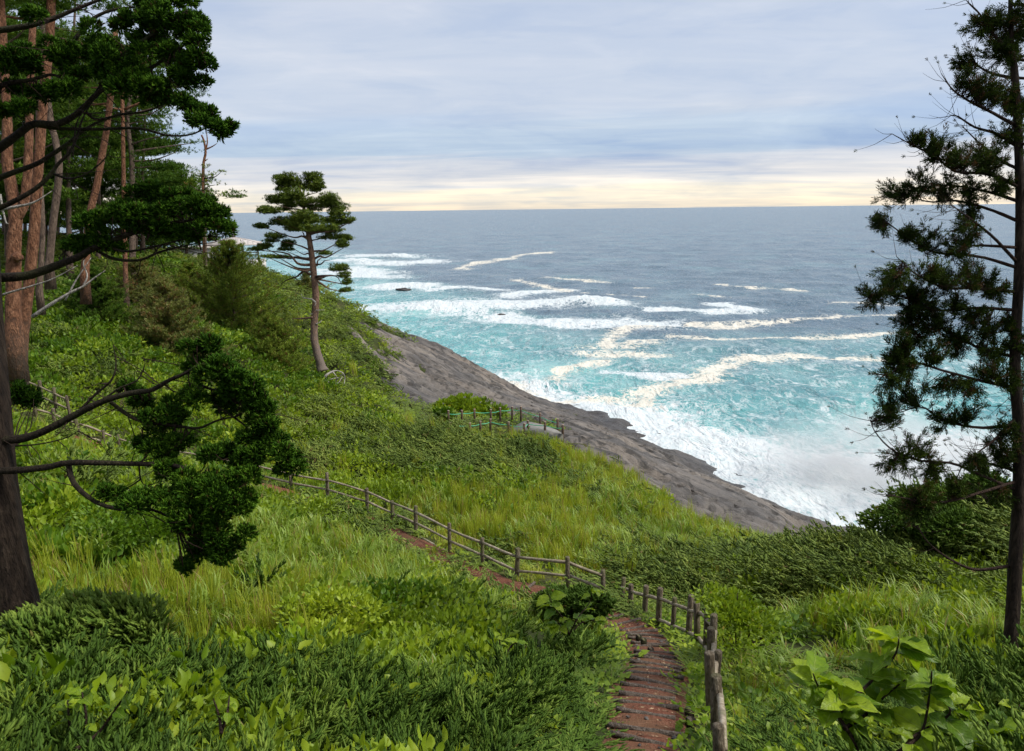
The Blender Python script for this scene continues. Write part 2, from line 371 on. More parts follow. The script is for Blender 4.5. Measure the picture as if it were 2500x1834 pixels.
# ------------------------------------------------------------------ terrain: seen points (px, py, depth, cover)
# cover: J juniper, B blue-green windswept juniper, L leafy, D deep green leafy, G green reed grass, Y yellow grass, F forest floor, R rock, P path verge
CTRL = [
 # foreground, left of the path
 (0,1834,4.6,'J'),(500,1834,5.0,'J'),(1000,1834,5.5,'J'),(1300,1834,6.7,'J'),(300,1640,6.6,'J'),(150,1760,5.4,'L'),(420,1760,5.6,'L'),(700,1690,6.6,'J'),
 (1000,1680,7.2,'J'),(1250,1680,8.5,'J'),(1420,1680,9.2,'J'),(60,1520,8.6,'J'),(250,1560,8.2,'J'),(620,1580,8.8,'L'),(850,1600,8.6,'L'),(1000,1560,9.6,'L'),(1150,1580,9.4,'J'),
 (1350,1590,11.0,'J'),(1480,1560,13.4,'J'),(1250,1500,12.5,'J'),(1000,1480,12.4,'L'),(1120,1500,12,'L'),(1400,1500,14.5,'L'),
 (120,1440,10.5,'Y'),(330,1420,11.5,'Y'),(520,1420,12.0,'Y'),(760,1440,13.0,'G'),(640,1360,14.5,'G'),(850,1380,16.0,'G'),(960,1400,17.0,'G'),(1080,1430,17.0,'G'),(720,1300,18,'G'),(900,1320,19.5,'G'),
 (560,1300,17,'G'),(980,1350,21,'G'),
 (100,1300,13.0,'D'),(300,1300,13.5,'D'),(150,1180,16.5,'D'),(330,1200,17.0,'L'),(480,1210,19,'L'),(120,1080,21,'L'),(300,1140,22.5,'L'),(560,1220,20.5,'L'),(700,1235,23,'L'),(820,1260,23,'L'),
 # along and behind the path
 (1560,1900,7.0,'P'),(1570,1834,7.8,'P'),(1580,1700,10.0,'P'),(1600,1640,11.8,'P'),(1600,1595,13.4,'P'),(1560,1550,16.2,'P'),(1480,1505,17.6,'P'),(1400,1478,18.0,'P'),
 (1300,1446,18.9,'P'),(1200,1415,20.0,'P'),(1040,1345,23.0,'P'),(890,1275,26.0,'P'),(800,1242,27.0,'P'),(700,1208,27.6,'P'),(560,1170,28.0,'P'),(400,1130,28.2,'P'),(250,1098,28.0,'P'),(130,1052,27.6,'P'),(50,1012,27.2,'P'),
 # mid slope
 (900,1180,31,'L'),(700,1120,33,'L'),(450,1060,32,'L'),(250,1020,31,'L'),(120,940,33,'L'),(60,1200,14.5,'L'),
 (1050,1220,28,'L'),(1150,1250,27,'Y'),(1000,1120,36,'B'),(1150,1150,34,'B'),(1300,1130,38,'B'),(1350,1190,33,'L'),(1420,1200,33,'B'),(850,1040,42,'L'),(700,1000,42,'L'),(560,960,40,'L'),
 (1050,1060,44,'B'),(1200,1080,43,'B'),(1330,1085,44,'Y'),(1420,1120,43,'Y'),(900,960,50,'L'),(1000,1010,52,'L'),(750,930,50,'L'),(600,900,45,'D'),(400,920,38,'L'),(300,860,39,'D'),(180,830,40,'D'),(650,850,50,'D'),
 (1250,1260,25,'Y'),(1350,1290,24,'Y'),(1450,1360,21.5,'Y'),(1500,1260,29,'Y'),(1600,1330,24.5,'G'),(1650,1290,30,'G'),(1750,1345,26.5,'G'),(1520,1200,37,'Y'),(1650,1255,36,'Y'),(1800,1305,32,'G'),(1920,1340,30,'Y'),(2040,1365,28,'Y'),
 # rope-fenced lookout
 (1100,1046,54,'L'),(1180,1056,54,'L'),(1270,1066,52,'Y'),(1370,1074,50,'Y'),(1200,1018,59,'L'),(1120,1006,60,'L'),(1100,1062,49,'L'),(1250,1082,47,'Y'),
 # right foreground
 (1680,1450,19.5,'B'),(1720,1400,23,'B'),(1850,1390,22,'B'),(1790,1500,15.5,'L'),(1950,1430,18.5,'L'),(2050,1360,22,'B'),(2130,1345,24,'B'),(2150,1400,17.5,'B'),(1850,1540,13.0,'L'),(2000,1530,12.6,'L'),(2100,1580,10.4,'G'),
 (1720,1660,10.4,'L'),(1860,1650,10.2,'G'),(1950,1720,8.4,'G'),(1800,1800,7.8,'J'),(2250,1620,9.2,'G'),(2460,1620,9.4,'J'),(2300,1480,13.0,'G'),(2450,1480,13.0,'L'),(2250,1370,19,'L'),(2300,1270,21,'B'),(2450,1250,21,'B'),(2300,1430,15.5,'L'),
 (2200,1800,5.8,'L'),(2450,1834,5.0,'J'),(1900,1834,6.8,'J'),(2460,1720,6.8,'J'),
 # left hillside
 (60,900,34,'F'),(150,700,50,'F'),(300,780,46,'D'),(420,840,44,'D'),(450,650,70,'F'),(300,690,60,'F'),(560,800,58,'D'),(600,700,75,'B'),(520,680,72,'D'),(600,660,92,'B'),(650,668,92,'B'),(560,655,94,'B'),(700,682,92,'B'),
 (740,900,54,'L'),(780,900,55,'L'),(760,790,66,'B'),(820,740,86,'B'),(850,880,58,'B'),(870,800,76,'B'),(900,768,92,'B'),(930,795,92,'B'),(800,830,66,'B'),(880,845,70,'B'),(910,930,60,'B'),(960,985,56,'B'),
 (30,640,60,'F'),(-200,700,55,'F'),(-200,950,32,'F'),(-250,1200,15,'F'),(-300,1500,8,'F'),
 # rock
 (950,800,95,'R'),(1060,842,98,'R'),(1150,885,101,'R'),(1000,900,78,'R'),(1000,850,86,'R'),(925,870,74,'R'),(1150,955,76,'R'),(1060,940,72,'R'),(980,965,65,'R'),(1080,1000,64,'R'),(1230,1000,72,'R'),(1400,1032,68,'R'),
 (1330,1000,82,'R'),(1450,1090,52,'R'),(1520,1140,50,'R'),(1600,1180,50,'R'),(1560,1100,64,'R'),(1684,1206,49,'R'),(1826,1222,53,'R'),
 (1985,1275,63,'R'),(1850,1207,69,'R'),(1700,1122,80,'R'),(1600,1062,89,'R'),(1480,1012,98,'R'),(1330,988,103,'R'),(1235,950,112,'R'),
]
PATHP = [(1556,1990,6.2)]+[c[:3] for c in CTRL if c[3] == 'P']+[(10,985,26.9),(-70,950,26.5)]
cp = Ws([c[:3] for c in CTRL])
cz = cp[:, 2].copy()
OFF = {'J':-0.30,'B':-0.30,'L':-0.35,'D':-0.4,'G':-0.55,'Y':-0.5,'F':-0.2,'R':0.0,'P':0.0}
cz += np.array([OFF[c[3]] for c in CTRL])
EXTRA = [  # plan points (x, y, z, cover) outside the view or hidden
 (0,0,24.4,'P'),(0,2.5,23.4,'P'),(-4,1.5,24.0,'J'),(4,1.5,23.9,'J'),(0,-8,26.5,'F'),(-15,0,25.5,'F'),(15,0,24.5,'L'),(-30,10,25,'F'),(25,10,21.5,'L'),(30,0,24,'F'),(-50,30,25,'F'),(-15,-12,28,'F'),(20,-12,27,'F'),
 (-60,60,26,'F'),(-70,90,24,'F'),(-90,110,18,'F'),(-100,60,28,'F'),(-100,20,30,'F'),(-80,140,8,'F'),(-50,120,15,'B'),(-45,98,18.4,'B'),(-30,110,10,'B'),(-62,108,19.5,'F'),
 (-40,150,-2,'R'),(-20,130,-2,'R'),(-10,118,-2,'R'),(-75,170,-3,'R'),(-110,150,2,'F'),(0,125,-3,'R'),(12,125,-4,'R'),(25,112,-4,'R'),(40,95,-4,'R'),(45,75,-4,'R'),(36,62,-1.5,'R'),
 (26,55,1.0,'R'),(30,46,1.0,'R'),(32,38,4.5,'Y'),(38,50,-1,'R'),(45,40,1,'R'),(40,28,8.0,'L'),(55,50,-4,'R'),(55,25,6,'L'),(60,10,14,'L'),(70,40,-4,'R'),(70,0,18,'F'),(60,70,-5,'R'),(80,20,5,'L'),(80,100,-6,'R'),(20,150,-6,'R'),
 (18,36,7.2,'Y'),(23,44,3.0,'Y'),(14,44,6.5,'R'),
]
tx = np.concatenate([cp[:, 0], [e[0] for e in EXTRA]]); ty = np.concatenate([cp[:, 1], [e[1] for e in EXTRA]]); tz = np.concatenate([cz, [e[2] for e in EXTRA]])
TAG = [c[3] for c in CTRL]+[e[3] for e in EXTRA]
SC = 50.0
def ker(r2): return np.where(r2 > 1e-12, 0.5*r2*np.log(np.maximum(r2, 1e-12)), 0.0)
def tps_fit(x, y, z, lam):
    n = len(x); r2 = ((x[:, None]-x[None])**2+(y[:, None]-y[None])**2)/SC**2
    A = np.zeros((n+3, n+3)); A[:n, :n] = ker(r2)+lam*np.eye(n)
    A[:n, n] = 1; A[:n, n+1] = x/SC; A[:n, n+2] = y/SC; A[n:, :n] = A[:n, n:].T
    return np.linalg.solve(A, np.concatenate([z, np.zeros(3)]))
TW = tps_fit(tx, ty, tz, 2e-4)
def tps_eval(x, y):
    x = np.asarray(x, float).ravel(); y = np.asarray(y, float).ravel(); out = np.empty(len(x)); n = len(tx)
    for s in range(0, len(x), 20000):
        a, b = x[s:s+20000], y[s:s+20000]
        r2 = ((a[:, None]-tx[None])**2+(b[:, None]-ty[None])**2)/SC**2
        out[s:s+20000] = ker(r2) @ TW[:n]+TW[n]+TW[n+1]*a/SC+TW[n+2]*b/SC
    return np.clip(out, -7, 45)
TAGI = np.array(TAG)
def cover(x, y, wob=0.16, mixed=True):
    """cover letter at plan points: nearest seen point, edges broken up by noise"""
    x = np.asarray(x, float).ravel(); y = np.asarray(y, float).ravel()
    dist = np.hypot(x, y)+2
    wx = (fbm(x, y, 2.2, 3)-0.5)*dist*wob*1.6; wy = (fbm(x, y, 2.2, 5)-0.5)*dist*wob*1.6
    jit = np.random.default_rng(99); sel = (jit.random(len(x)) < 0.30)*dist*(0.11 if mixed else 0.0)
    wx = wx+jit.normal(size=len(x))*sel; wy = wy+jit.normal(size=len(x))*sel
    out = np.empty(len(x), '<U1')
    for s in range(0, len(x), 20000):
        a, b = (x+wx)[s:s+20000], (y+wy)[s:s+20000]
        d = (a[:, None]-tx[None])**2+(b[:, None]-ty[None])**2
        out[s:s+20000] = TAGI[np.argmin(d, 1)]
    return out

# path centre line in plan
pc = catmull(Ws(PATHP), 260)
pc[:, 2] = np.convolve(np.pad(pc[:, 2], 6, 'edge'), np.ones(13)/13, 'valid')
def path_dist(x, y):
    x = np.asarray(x, float).ravel(); y = np.asarray(y, float).ravel()
    d = np.full(len(x), 1e9); zz = np.zeros(len(x))
    for s in range(0, len(x), 20000):
        q = (x[s:s+20000, None]-pc[None, :, 0])**2+(y[s:s+20000, None]-pc[None, :, 1])**2
        i = np.argmin(q, 1); d[s:s+20000] = np.sqrt(q[np.arange(len(i)), i]); zz[s:s+20000] = pc[i, 2]
    return d, zz
def ground_z(x, y, detail=True):
    x = np.asarray(x, float).ravel(); y = np.asarray(y, float).ravel()
    z = tps_eval(x, y)
    if detail:
        z = z+(fbm(x, y, 3.0, 8)-0.5)*0.35*np.clip(np.hypot(x, y)/12, 0.3, 1.5)
    d, pz = path_dist(x, y)
    f = np.clip((1.25-d)/0.7, 0, 1); f = f*f*(3-2*f)
    return z*(1-f)+(pz-0.03)*f
def gz(x, y): return float(ground_z([x], [y])[0])

# ------------------------------------------------------------------ ground sheet
def axis(a, b, near, far, c=0.0, k=0.045):
    out = [c]; 
    while out[-1] < b: out.append(out[-1]+min(far, near+k*abs(out[-1]-c)))
    neg = [c]
    while neg[-1] > a: neg.append(neg[-1]-min(far, near+k*abs(neg[-1]-c)))
    return np.array(neg[:0:-1]+out)
gx = axis(-125, 95, 0.22, 1.3); gy = axis(-16, 175, 0.22, 1.2)
X, Y = np.meshgrid(gx, gy, indexing='ij')
Zg = ground_z(X, Y).reshape(X.shape)
def grid_faces(nx, ny):
    i, j = np.meshgrid(np.arange(nx-1), np.arange(ny-1), indexing='ij')
    return np.stack([i*ny+j, (i+1)*ny+j, (i+1)*ny+j+1, i*ny+j+1], -1).reshape(-1, 4)
def ground_mat():
    M = Mat('soil'); p = M.pos(which='Position')
    a = M.noise(0.7, 6, p); b = M.noise(9, 5, p)
    col = M.ramp(a, [(0.3, (0.030, 0.045, 0.012)), (0.55, (0.060, 0.072, 0.020)), (0.75, (0.085, 0.065, 0.030))])
    col = M.mix(M.ramp(b, [(0.4, 0.5), (0.6, 0.0)]), col, (0.02, 0.018, 0.008))
    return M.surf(M.principled(col, 0.95, 0.1, M.bump(b, 0.8, 0.06)))
M_SOIL = ground_mat()
cov = cover(X, Y, 0.16, False).reshape(X.shape)
Zs = Zg-np.where(cov == 'R', 0.5, 0.0)
me = raw_mesh('ground', np.stack([X, Y, Zs], -1).reshape(-1, 3), [grid_faces(*X.shape)])
tag(link('ground', me, M_SOIL), kind='structure')

# ------------------------------------------------------------------ rock slab
def rock_mat():
    M = Mat('rock'); p = M.pos(which='Position')
    st = M.along(math.radians(24), 0.085, 0.9, 0.9); st2 = M.along(math.radians(19), 0.024, 0.35, 0.35)         # grain runs down the dip of the slab
    a = M.noise(0.11, 6, p); b = M.noise(1.1, 7, st, 0.62, 0.4); c = M.noise(2.6, 6, p, 0.65)
    col = M.ramp(a, [(0.35, (0.125, 0.115, 0.108)), (0.5, (0.165, 0.145, 0.128)), (0.65, (0.200, 0.168, 0.140))])
    e = M.noise(1.0, 5, st2, 0.6, 0.5)
    col = M.mix(M.ramp(e, [(0.40, 0.8), (0.50, 0.0)]), col, (0.075, 0.070, 0.068))
    col = M.mix(M.ramp(e, [(0.55, 0.0), (0.66, 0.6)]), col, (0.26, 0.225, 0.19))
    col = M.mix(M.ramp(b, [(0.40, 0.9), (0.52, 0.0)]), col, (0.040, 0.037, 0.035))
    col = M.mix(M.ramp(c, [(0.56, 0.0), (0.72, 0.45)]), col, (0.25, 0.23, 0.20))
    z = M.n('ShaderNodeSeparateXYZ'); g = M.n('ShaderNodeNewGeometry'); M.l(g.outputs['Position'], z.inputs[0])
    wet = M.math('ADD', M.math('MULTIPLY', z.outputs[2], -0.28), M.math('ADD', M.math('MULTIPLY', a, 1.2), 0.55), True)
    col = M.mix(M.math('MULTIPLY', wet, 0.85), col, (0.038, 0.034, 0.031))
    ro = M.math('SUBTRACT', 0.85, M.math('MULTIPLY', wet, 0.45))
    h = M.math('ADD', M.math('MULTIPLY', b, 1.0), M.math('MULTIPLY', c, 0.35))
    return M.surf(M.principled(col, ro, 0.4, M.bump(h, 1.0, 0.5)))
M_ROCK = rock_mat()
rx_ = np.arange(-30, 62, 0.42); ry_ = np.arange(34, 134, 0.42)
RX, RY = np.meshgrid(rx_, ry_, indexing='ij')
Zr = tps_eval(RX, RY).reshape(RX.shape)
# bedding steps: ledges along the dip
ang = math.radians(22); uu = RX*math.sin(ang)+RY*math.cos(ang); vv = RX*math.cos(ang)-RY*math.sin(ang)
led = fbm(uu*1.0, vv*0.10, 2.4, 21, 4)
stp = np.abs(((led*7) % 1)-0.5)
Zr = Zr+(fbm(RX, RY, 9, 31)-0.5)*1.3+(fbm(uu, vv*0.16, 1.7, 33, 5)-0.5)*1.15+np.where(stp < 0.13, -0.55, 0.0)*np.clip((Zr-1.0)/2, 0, 1)+(fbm(RX, RY, 1.4, 37)-0.5)*0.5+np.clip(fbm(RX, RY, 3.2, 39, 3)-0.60, 0, 1)*2.0*np.clip((5-Zr)/4, 0, 1)
rc = cover(RX, RY, 0.08, False).reshape(RX.shape)
inr = (rc == 'R').astype(float)
for _ in range(5):
    q = np.pad(inr, 1, 'edge'); inr = (q[:-2, 1:-1]+q[2:, 1:-1]+q[1:-1, :-2]+q[1:-1, 2:]+q[1:-1, 1:-1])/5
Zr = Zr-(1-np.clip(inr*1.6, 0, 1))*2.2+0.10
fq = grid_faces(*RX.shape); zq = Zr.ravel()[fq]; iq = inr.ravel()[fq]
keep = (iq.max(1) > 0.03) & (zq.max(1) > -5)
me = raw_mesh('rock_slab', np.stack([RX, RY, Zr], -1).reshape(-1, 3), [fq[keep]])
tag(link('rock_slab', me, M_ROCK, smooth=False), kind='structure')

# ------------------------------------------------------------------ sea
def sea_pt(px, py):
    v = RM @ np.array([(px-1250.0)/F, -(py-917.0)/F, -1.0]); t = -H/v[2]
    return CAM+v*t
nr, na = 520, 480
rr = 34*np.exp(np.linspace(0, math.log(30000/34), nr)); aa = np.linspace(math.radians(-62), math.radians(62), na)
RR, AA = np.meshgrid(rr, aa, indexing='ij')
SX, SY = RR*np.sin(AA), RR*np.cos(AA)
def seg_dist(x, y, P):
    d = np.full(x.shape, 1e9)
    for a, b in zip(P[:-1], P[1:]):
        ab = b-a; t = np.clip(((x-a[0])*ab[0]+(y-a[1])*ab[1])/(ab @ ab), 0, 1)
        d = np.minimum(d, np.hypot(x-a[0]-t*ab[0], y-a[1]-t*ab[1]))
    return d
Zq = lambda zx, zy: (1000+zx/1.877, 500+zy/1.877)
near_ = RR < 900
# waves: a sum of swells, fading with distance
wz = np.zeros_like(SX)
wd = np.random.default_rng(5)
WPH = [fbm(SX, SY, q, 40, 2)*(1+q*0.01) for q in (12, 30, 70, 160)]
for k in range(26):
    lam = 3.0*1.16**k*0.8 if k < 20 else 60+20*(k-20)
    th = math.radians(205)+wd.normal(0, 0.45); ph = wd.random()*6.28
    amp = 0.0085*min(lam, 13)*(0.6+0.8*wd.random())*np.clip(1.6-RR*0.007/lam*5, 0, 1)
    s_ = np.sin((SX*math.sin(th)+SY*math.cos(th))*2*math.pi/lam+ph+2.5*WPH[k % 4])
    wz += amp*(1-np.abs(s_))*1.6-amp*0.5
# teal water inside the line where the bottom shelves off
TL = np.array([sea_pt(*p)[:2] for p in [(2900,840),(2500,845),(2100,850),(1750,830),(1500,815),(1330,790),(1180,735),(1050,690),(930,655),(800,615),(690,590)]])
tl_y = np.interp(SX, TL[::-1, 0], TL[::-1, 1])
wig = (fbm(SX, SY, 60, 50)-0.5)
tl_y = tl_y*0.93
teal = np.clip(0.5+(tl_y-SY+wig*90)/(0.5*tl_y), 0, 1)
shoreH = tps_eval(np.where(near_, SX, 500), np.where(near_, SY, 500)).reshape(SX.shape)
land = near_ & (SX > -125) & (SX < 95) & (SY < 175)
shore = np.where(land, np.clip(1-(-shoreH-0.3)/4.2, 0, 1), 0)
white = np.clip(shore*1.15, 0, 1)*np.clip(0.35+1.1*fbm(SX, SY, 9, 61), 0, 1)
cream = np.zeros_like(SX)
wax=(fbm(SX, SY, 14, 80)-0.5)*10; way=(fbm(SX, SY, 14, 85)-0.5)*16
nz = fbm(SX, SY*1.0, 7, 70); nzf = fbm(SX, SY, 2.2, 75)
def streak(pts, w, amt=1.0, whit=False, soft=1.0):
    P = np.array([sea_pt(*Zq(*p))[:2] for p in pts]); P = catmull(P, 24)
    dm = np.hypot(P[:, 0], P[:, 1]).mean()
    sx = SX+wax*0.55*dm/150; sy = SY+way*0.55*dm/150
    d = seg_dist(sx, sy, P); ww = (w*0.5 if whit else w*0.27)*(0.35+1.3*nz)
    m = np.clip(1.25-d/(ww*3.0), 0, 1)*np.clip(0.45+1.1*nzf, 0, 1)*amt
    tgt = white if whit else cream
    np.maximum(tgt, m, out=tgt)
for pts, w in [([(235,295),(380,260),(520,235),(640,220)],7),([(500,345),(600,372),(720,400)],6),([(650,340),(760,345),(860,355)],5),([(1440,370),(1600,380),(1780,395)],4),
    ([(1030,378),(1095,378)],4),([(1480,258),(1500,258)],4),([(1280,408),(1470,425)],3),([(800,405),(1060,420)],3),
    ([(2230,470),(2100,462),(1980,460)],4),([(2260,505),(1900,515),(1700,530),(1450,550),(1200,560),(1000,580),(900,612),(880,650)],4.5),
    ([(2200,598),(1900,608),(1700,600),(1500,612),(1180,612)],3.6),([(860,655),(950,650),(1080,640)],6),([(840,695),(1000,690),(1150,700)],6),
    ([(1830,700),(1700,715),(1500,725),(1420,760),(1350,800),(1230,820),(1100,860),(1080,920)],5.5),([(700,770),(800,752),(880,740)],4),([(690,820),(725,790),(760,760)],4),
    ([(440,830),(560,870),(620,895)],4),([(680,915),(900,890),(1060,890)],3.5),([(1190,560),(1300,545),(1500,545)],3),([(2240,715),(1950,705),(1850,690)],3)]:
    streak(pts, w)
for pts, w in [([(-150,270),(0,268),(100,262)],14),([(300,455),(500,462),(700,448),(850,450)],11),([(-60,480),(60,470),(200,480)],12),([(720,545),(850,540),(1000,555),(1110,548)],8),([(-120,380),(0,380),(60,382)],9),
    ([(450,420),(560,400),(700,395)],5),([(100,395),(230,385),(380,392)],5),([(-200,235),(-60,240)],16),([(450,520),(600,540),(760,560)],7),([(1450,460),(1560,480)],4),([(1080,485),(1480,490)],3),
    ([(950,775),(1090,790),(1250,795)],2.2),([(-300,300),(-150,330)],14)]:
    streak(pts, w, 1.0, True)
# surf against the slab and the cove where the swell has just burst
SP = [sea_pt(*p)[:2] for p in [(1480,1015),(1620,1060),(1760,1120),(1900,1190),(2050,1230),(2150,1200),(2250,1150),(2400,1120)]]
d = seg_dist(SX+(fbm(SX, SY, 8, 90)-0.5)*9, SY+(fbm(SX, SY, 8, 93)-0.5)*9, np.array(SP))
surf = np.clip(1.35-d/11.0, 0, 1)
white = np.maximum(white, surf*np.clip(0.55+0.9*nzf, 0, 1))
d2 = np.clip(1.3-np.hypot((SX-sea_pt(2080,1180)[0])/20, (SY-sea_pt(2080,1180)[1])/15), 0, 1)
white = np.maximum(white, d2)
wz += white*0.35*fbm(SX, SY, 3, 97)+np.where(land, surf*0.5*fbm(SX, SY, 5, 99), 0)
# breaking crests
for px, py, L, hgt in [(1431,742,9,2.0),(965,632,16,2.6),(1030,758,10,1.8),(985,700,12,1.4),(1180,752,10,1.2),(860,640,18,2.0)]:
    c = sea_pt(px, py); q = np.exp(-(((SX-c[0])/L)**2+((SY-c[1])/(L*0.45))**2)); wz += hgt*q*(0.6+0.8*nzf); white = np.maximum(white, np.clip(q*1.6*(0.4+nzf), 0, 1))
me = raw_mesh('sea', np.stack([SX, SY, wz], -1).reshape(-1, 3), [grid_faces(nr, na)])
for nm, arr in (('teal', teal), ('white', white), ('cream', cream)):
    at = me.attributes.new(nm, 'FLOAT', 'POINT'); at.data.foreach_set('value', arr.astype(np.float32).ravel())
def sea_mat():
    M = Mat('sea_water')
    def attr(n):
        a = M.n('ShaderNodeAttribute'); a.attribute_name = n; return a.outputs['Fac']
    p = M.pos(which='Position'); pw = M.pos(1.0, 0.75, 1, 0.25, 'Position')
    t, w, c = attr('teal'), attr('white'), attr('cream')
    n1 = M.noise(0.045, 5, pw, 0.6, 0.6); n2 = M.noise(0.35, 6, pw, 0.65, 1.2); n3 = M.noise(1.4, 4, pw, 0.6, 0.8)
    deep = M.ramp(n1, [(0.3, (0.058, 0.112, 0.155)), (0.7, (0.092, 0.155, 0.200))])
    shal = M.ramp(n1, [(0.3, (0.060, 0.270, 0.290)), (0.55, (0.120, 0.370, 0.365)), (0.75, (0.190, 0.440, 0.425))])
    tt = M.math('ADD', t, M.math('MULTIPLY', M.math('SUBTRACT', n1, 0.5), 0.9), True)
    col = M.mix(tt, deep, shal)
    # lace of thin foam lines: ridged, domain-warped noise
    lw = M.noise(0.30, 2, pw, 0.5); 
    vadd = M.n('ShaderNodeVectorMath', operation='ADD'); M.l(pw, vadd.inputs[0])
    nz_ = M.n('ShaderNodeTexNoise'); nz_.inputs['Scale'].default_value = 0.12; nz_.inputs['Detail'].default_value = 4; M.l(pw, nz_.inputs['Vector'])
    vs_ = M.n('ShaderNodeVectorMath', operation='SCALE'); M.l(nz_.outputs['Color'], vs_.inputs[0]); vs_.inputs['Scale'].default_value = 9.0
    M.l(vs_.outputs[0], vadd.inputs[1])
    def ridge(sc, width):
        n = M.noise(sc, 5, vadd.outputs[0], 0.6)
        a = M.math('ABSOLUTE', M.math('SUBTRACT', n, 0.5))
        return M.ramp(a, [(0.0, 1.0), (width, 0.0)])
    lace = M.math('MAXIMUM', ridge(0.13, 0.030), M.math('MULTIPLY', ridge(0.34, 0.030), 0.8))
    lace = M.math('MULTIPLY', lace, M.ramp(n2, [(0.38, 0.0), (0.6, 1.0)]))
    lmask = M.math('MULTIPLY', M.math('MULTIPLY', lace, 0.95), M.ramp(t, [(0.08, 0.0), (0.5, 1.0)]))
    milk = M.math('MULTIPLY', M.ramp(n1, [(0.50, 0.0), (0.75, 0.35)]), tt)
    # filaments that close up into sheets where the mask is strong
    def film(msk, k):
        a = M.math('ABSOLUTE', M.math('SUBTRACT', M.noise(0.42, 5, vadd.outputs[0], 0.62), 0.5)); b_ = M.math('ABSOLUTE', M.math('SUBTRACT', M.noise(1.1, 4, vadd.outputs[0], 0.6), 0.5))
        r = M.math('MINIMUM', a, M.math('ADD', M.math('MULTIPLY', b_, 0.9), 0.02))
        q = M.math('SUBTRACT', M.math('MULTIPLY', M.math('MULTIPLY', msk, msk), k), r)
        return M.ramp(M.math('ADD', M.math('MULTIPLY', q, 9.0), 0.5), [(0.40, 0.0), (0.85, 1.0)])
    wm = M.math('ADD', w, M.math('MULTIPLY', M.math('SUBTRACT', M.math('ADD', M.math('MULTIPLY', n2, 0.6), M.math('MULTIPLY', n3, 0.4)), 0.5), M.math('MULTIPLY', M.ramp(w, [(0.0, 0.0), (0.2, 1.0), (0.8, 1.0), (1.0, 0.5)]), 3.2)))
    wm = M.math('MAXIMUM', M.ramp(wm, [(0.70, 0.0), (1.25, 1.0)]), film(w, 0.14))
    cm = M.math('ADD', c, M.math('MULTIPLY', M.math('SUBTRACT', M.math('ADD', M.math('MULTIPLY', n2, 0.6), M.math('MULTIPLY', n3, 0.4)), 0.5), M.math('MULTIPLY', M.ramp(c, [(0.0, 0.0), (0.2, 1.0)]), 3.0)))
    cm = M.math('MAXIMUM', M.math('MULTIPLY', M.ramp(cm, [(0.95, 0.0), (1.6, 1.0)]), 0.8), film(c, 0.085))
    foam = M.math('MAXIMUM', M.math('MAXIMUM', wm, lmask), milk)
    col = M.mix(foam, col, M.ramp(n3, [(0.3, (0.48, 0.56, 0.58)), (0.7, (0.68, 0.70, 0.71))]))
    col = M.mix(cm, col, M.ramp(n3, [(0.3, (0.60, 0.56, 0.47)), (0.6, (0.72, 0.68, 0.59))]))
    fm = M.math('MAXIMUM', foam, cm)
    ro = M.math('ADD', 0.22, M.math('MULTIPLY', fm, 0.6))
    # ripples: height noise, calmer where foam lies
    r1 = M.noise(0.5, 5, M.pos(1, 0.55, 1, 0.2, 'Position'), 0.6); r2 = M.noise(0.08, 4, M.pos(1, 0.6, 1, 0.25, 'Position'), 0.6)
    r3 = M.noise(0.22, 4, M.pos(1, 0.5, 1, 0.3, 'Position'), 0.65, 0.6)
    h = M.math('ADD', M.math('ADD', M.math('MULTIPLY', r1, 0.45), M.math('MULTIPLY', r3, 0.9)), M.math('MULTIPLY', r2, 0.7))
    sh = M.principled(col, ro, 0.35, M.bump(h, 0.8, 1.8))
    return M.surf(sh)
tag(link('sea', me, sea_mat()), kind='structure')
#__PART3__
# ------------------------------------------------------------------ path with timber steps
def path_mat():
    M = Mat('red_earth'); p = M.pos(which='Position')
    a = M.noise(1.3, 5, p); b = M.noise(28, 5, p, 0.65); c = M.noise(70, 3, p)
    col = M.ramp(b, [(0.3, (0.075, 0.026, 0.016)), (0.5, (0.165, 0.060, 0.036)), (0.68, (0.27, 0.125, 0.08))])
    col = M.mix(M.ramp(a, [(0.45, 0.0), (0.7, 0.6)]), col, (0.20, 0.13, 0.07))
    col = M.mix(M.ramp(c, [(0.62, 0.0), (0.7, 0.7)]), col, (0.38, 0.24, 0.15))
    return M.surf(M.principled(col, 0.95, 0.15, M.bump(M.math('ADD', b, c), 0.9, 0.03)))
M_PATH = path_mat()
M_STEP = bark_mat('step_wood', (0.07, 0.055, 0.044), (0.17, 0.135, 0.108), (0.30, 0.25, 0.21), 2.5, 1.0)
tan = np.gradient(pc[:, :2], axis=0); tan /= np.linalg.norm(tan, axis=1)[:, None]
nor = np.stack([-tan[:, 1], tan[:, 0]], -1)
seglen = np.concatenate([[0], np.cumsum(np.hypot(*np.diff(pc[:, :2], axis=0).T))])
cols = np.linspace(-0.48, 0.48, 13)
PV = np.zeros((len(pc), 13, 3))
for j, cx in enumerate(cols):
    PV[:, j, :2] = pc[:, :2]+nor*cx*np.clip(1+(fbm(pc[:, 0], pc[:, 1], 1.5, 110)-0.5)*0.4, 0.7, 1.3)[:, None]
    PV[:, j, 2] = pc[:, 2]+0.03-0.07*abs(cx/0.48)**3+(fbm(PV[:, j, 0], PV[:, j, 1], 0.35, 112)-0.5)*0.05
path = tag(link('path', raw_mesh('path', PV.reshape(-1, 3), [grid_faces(len(pc), 13)]), M_PATH), kind='structure')
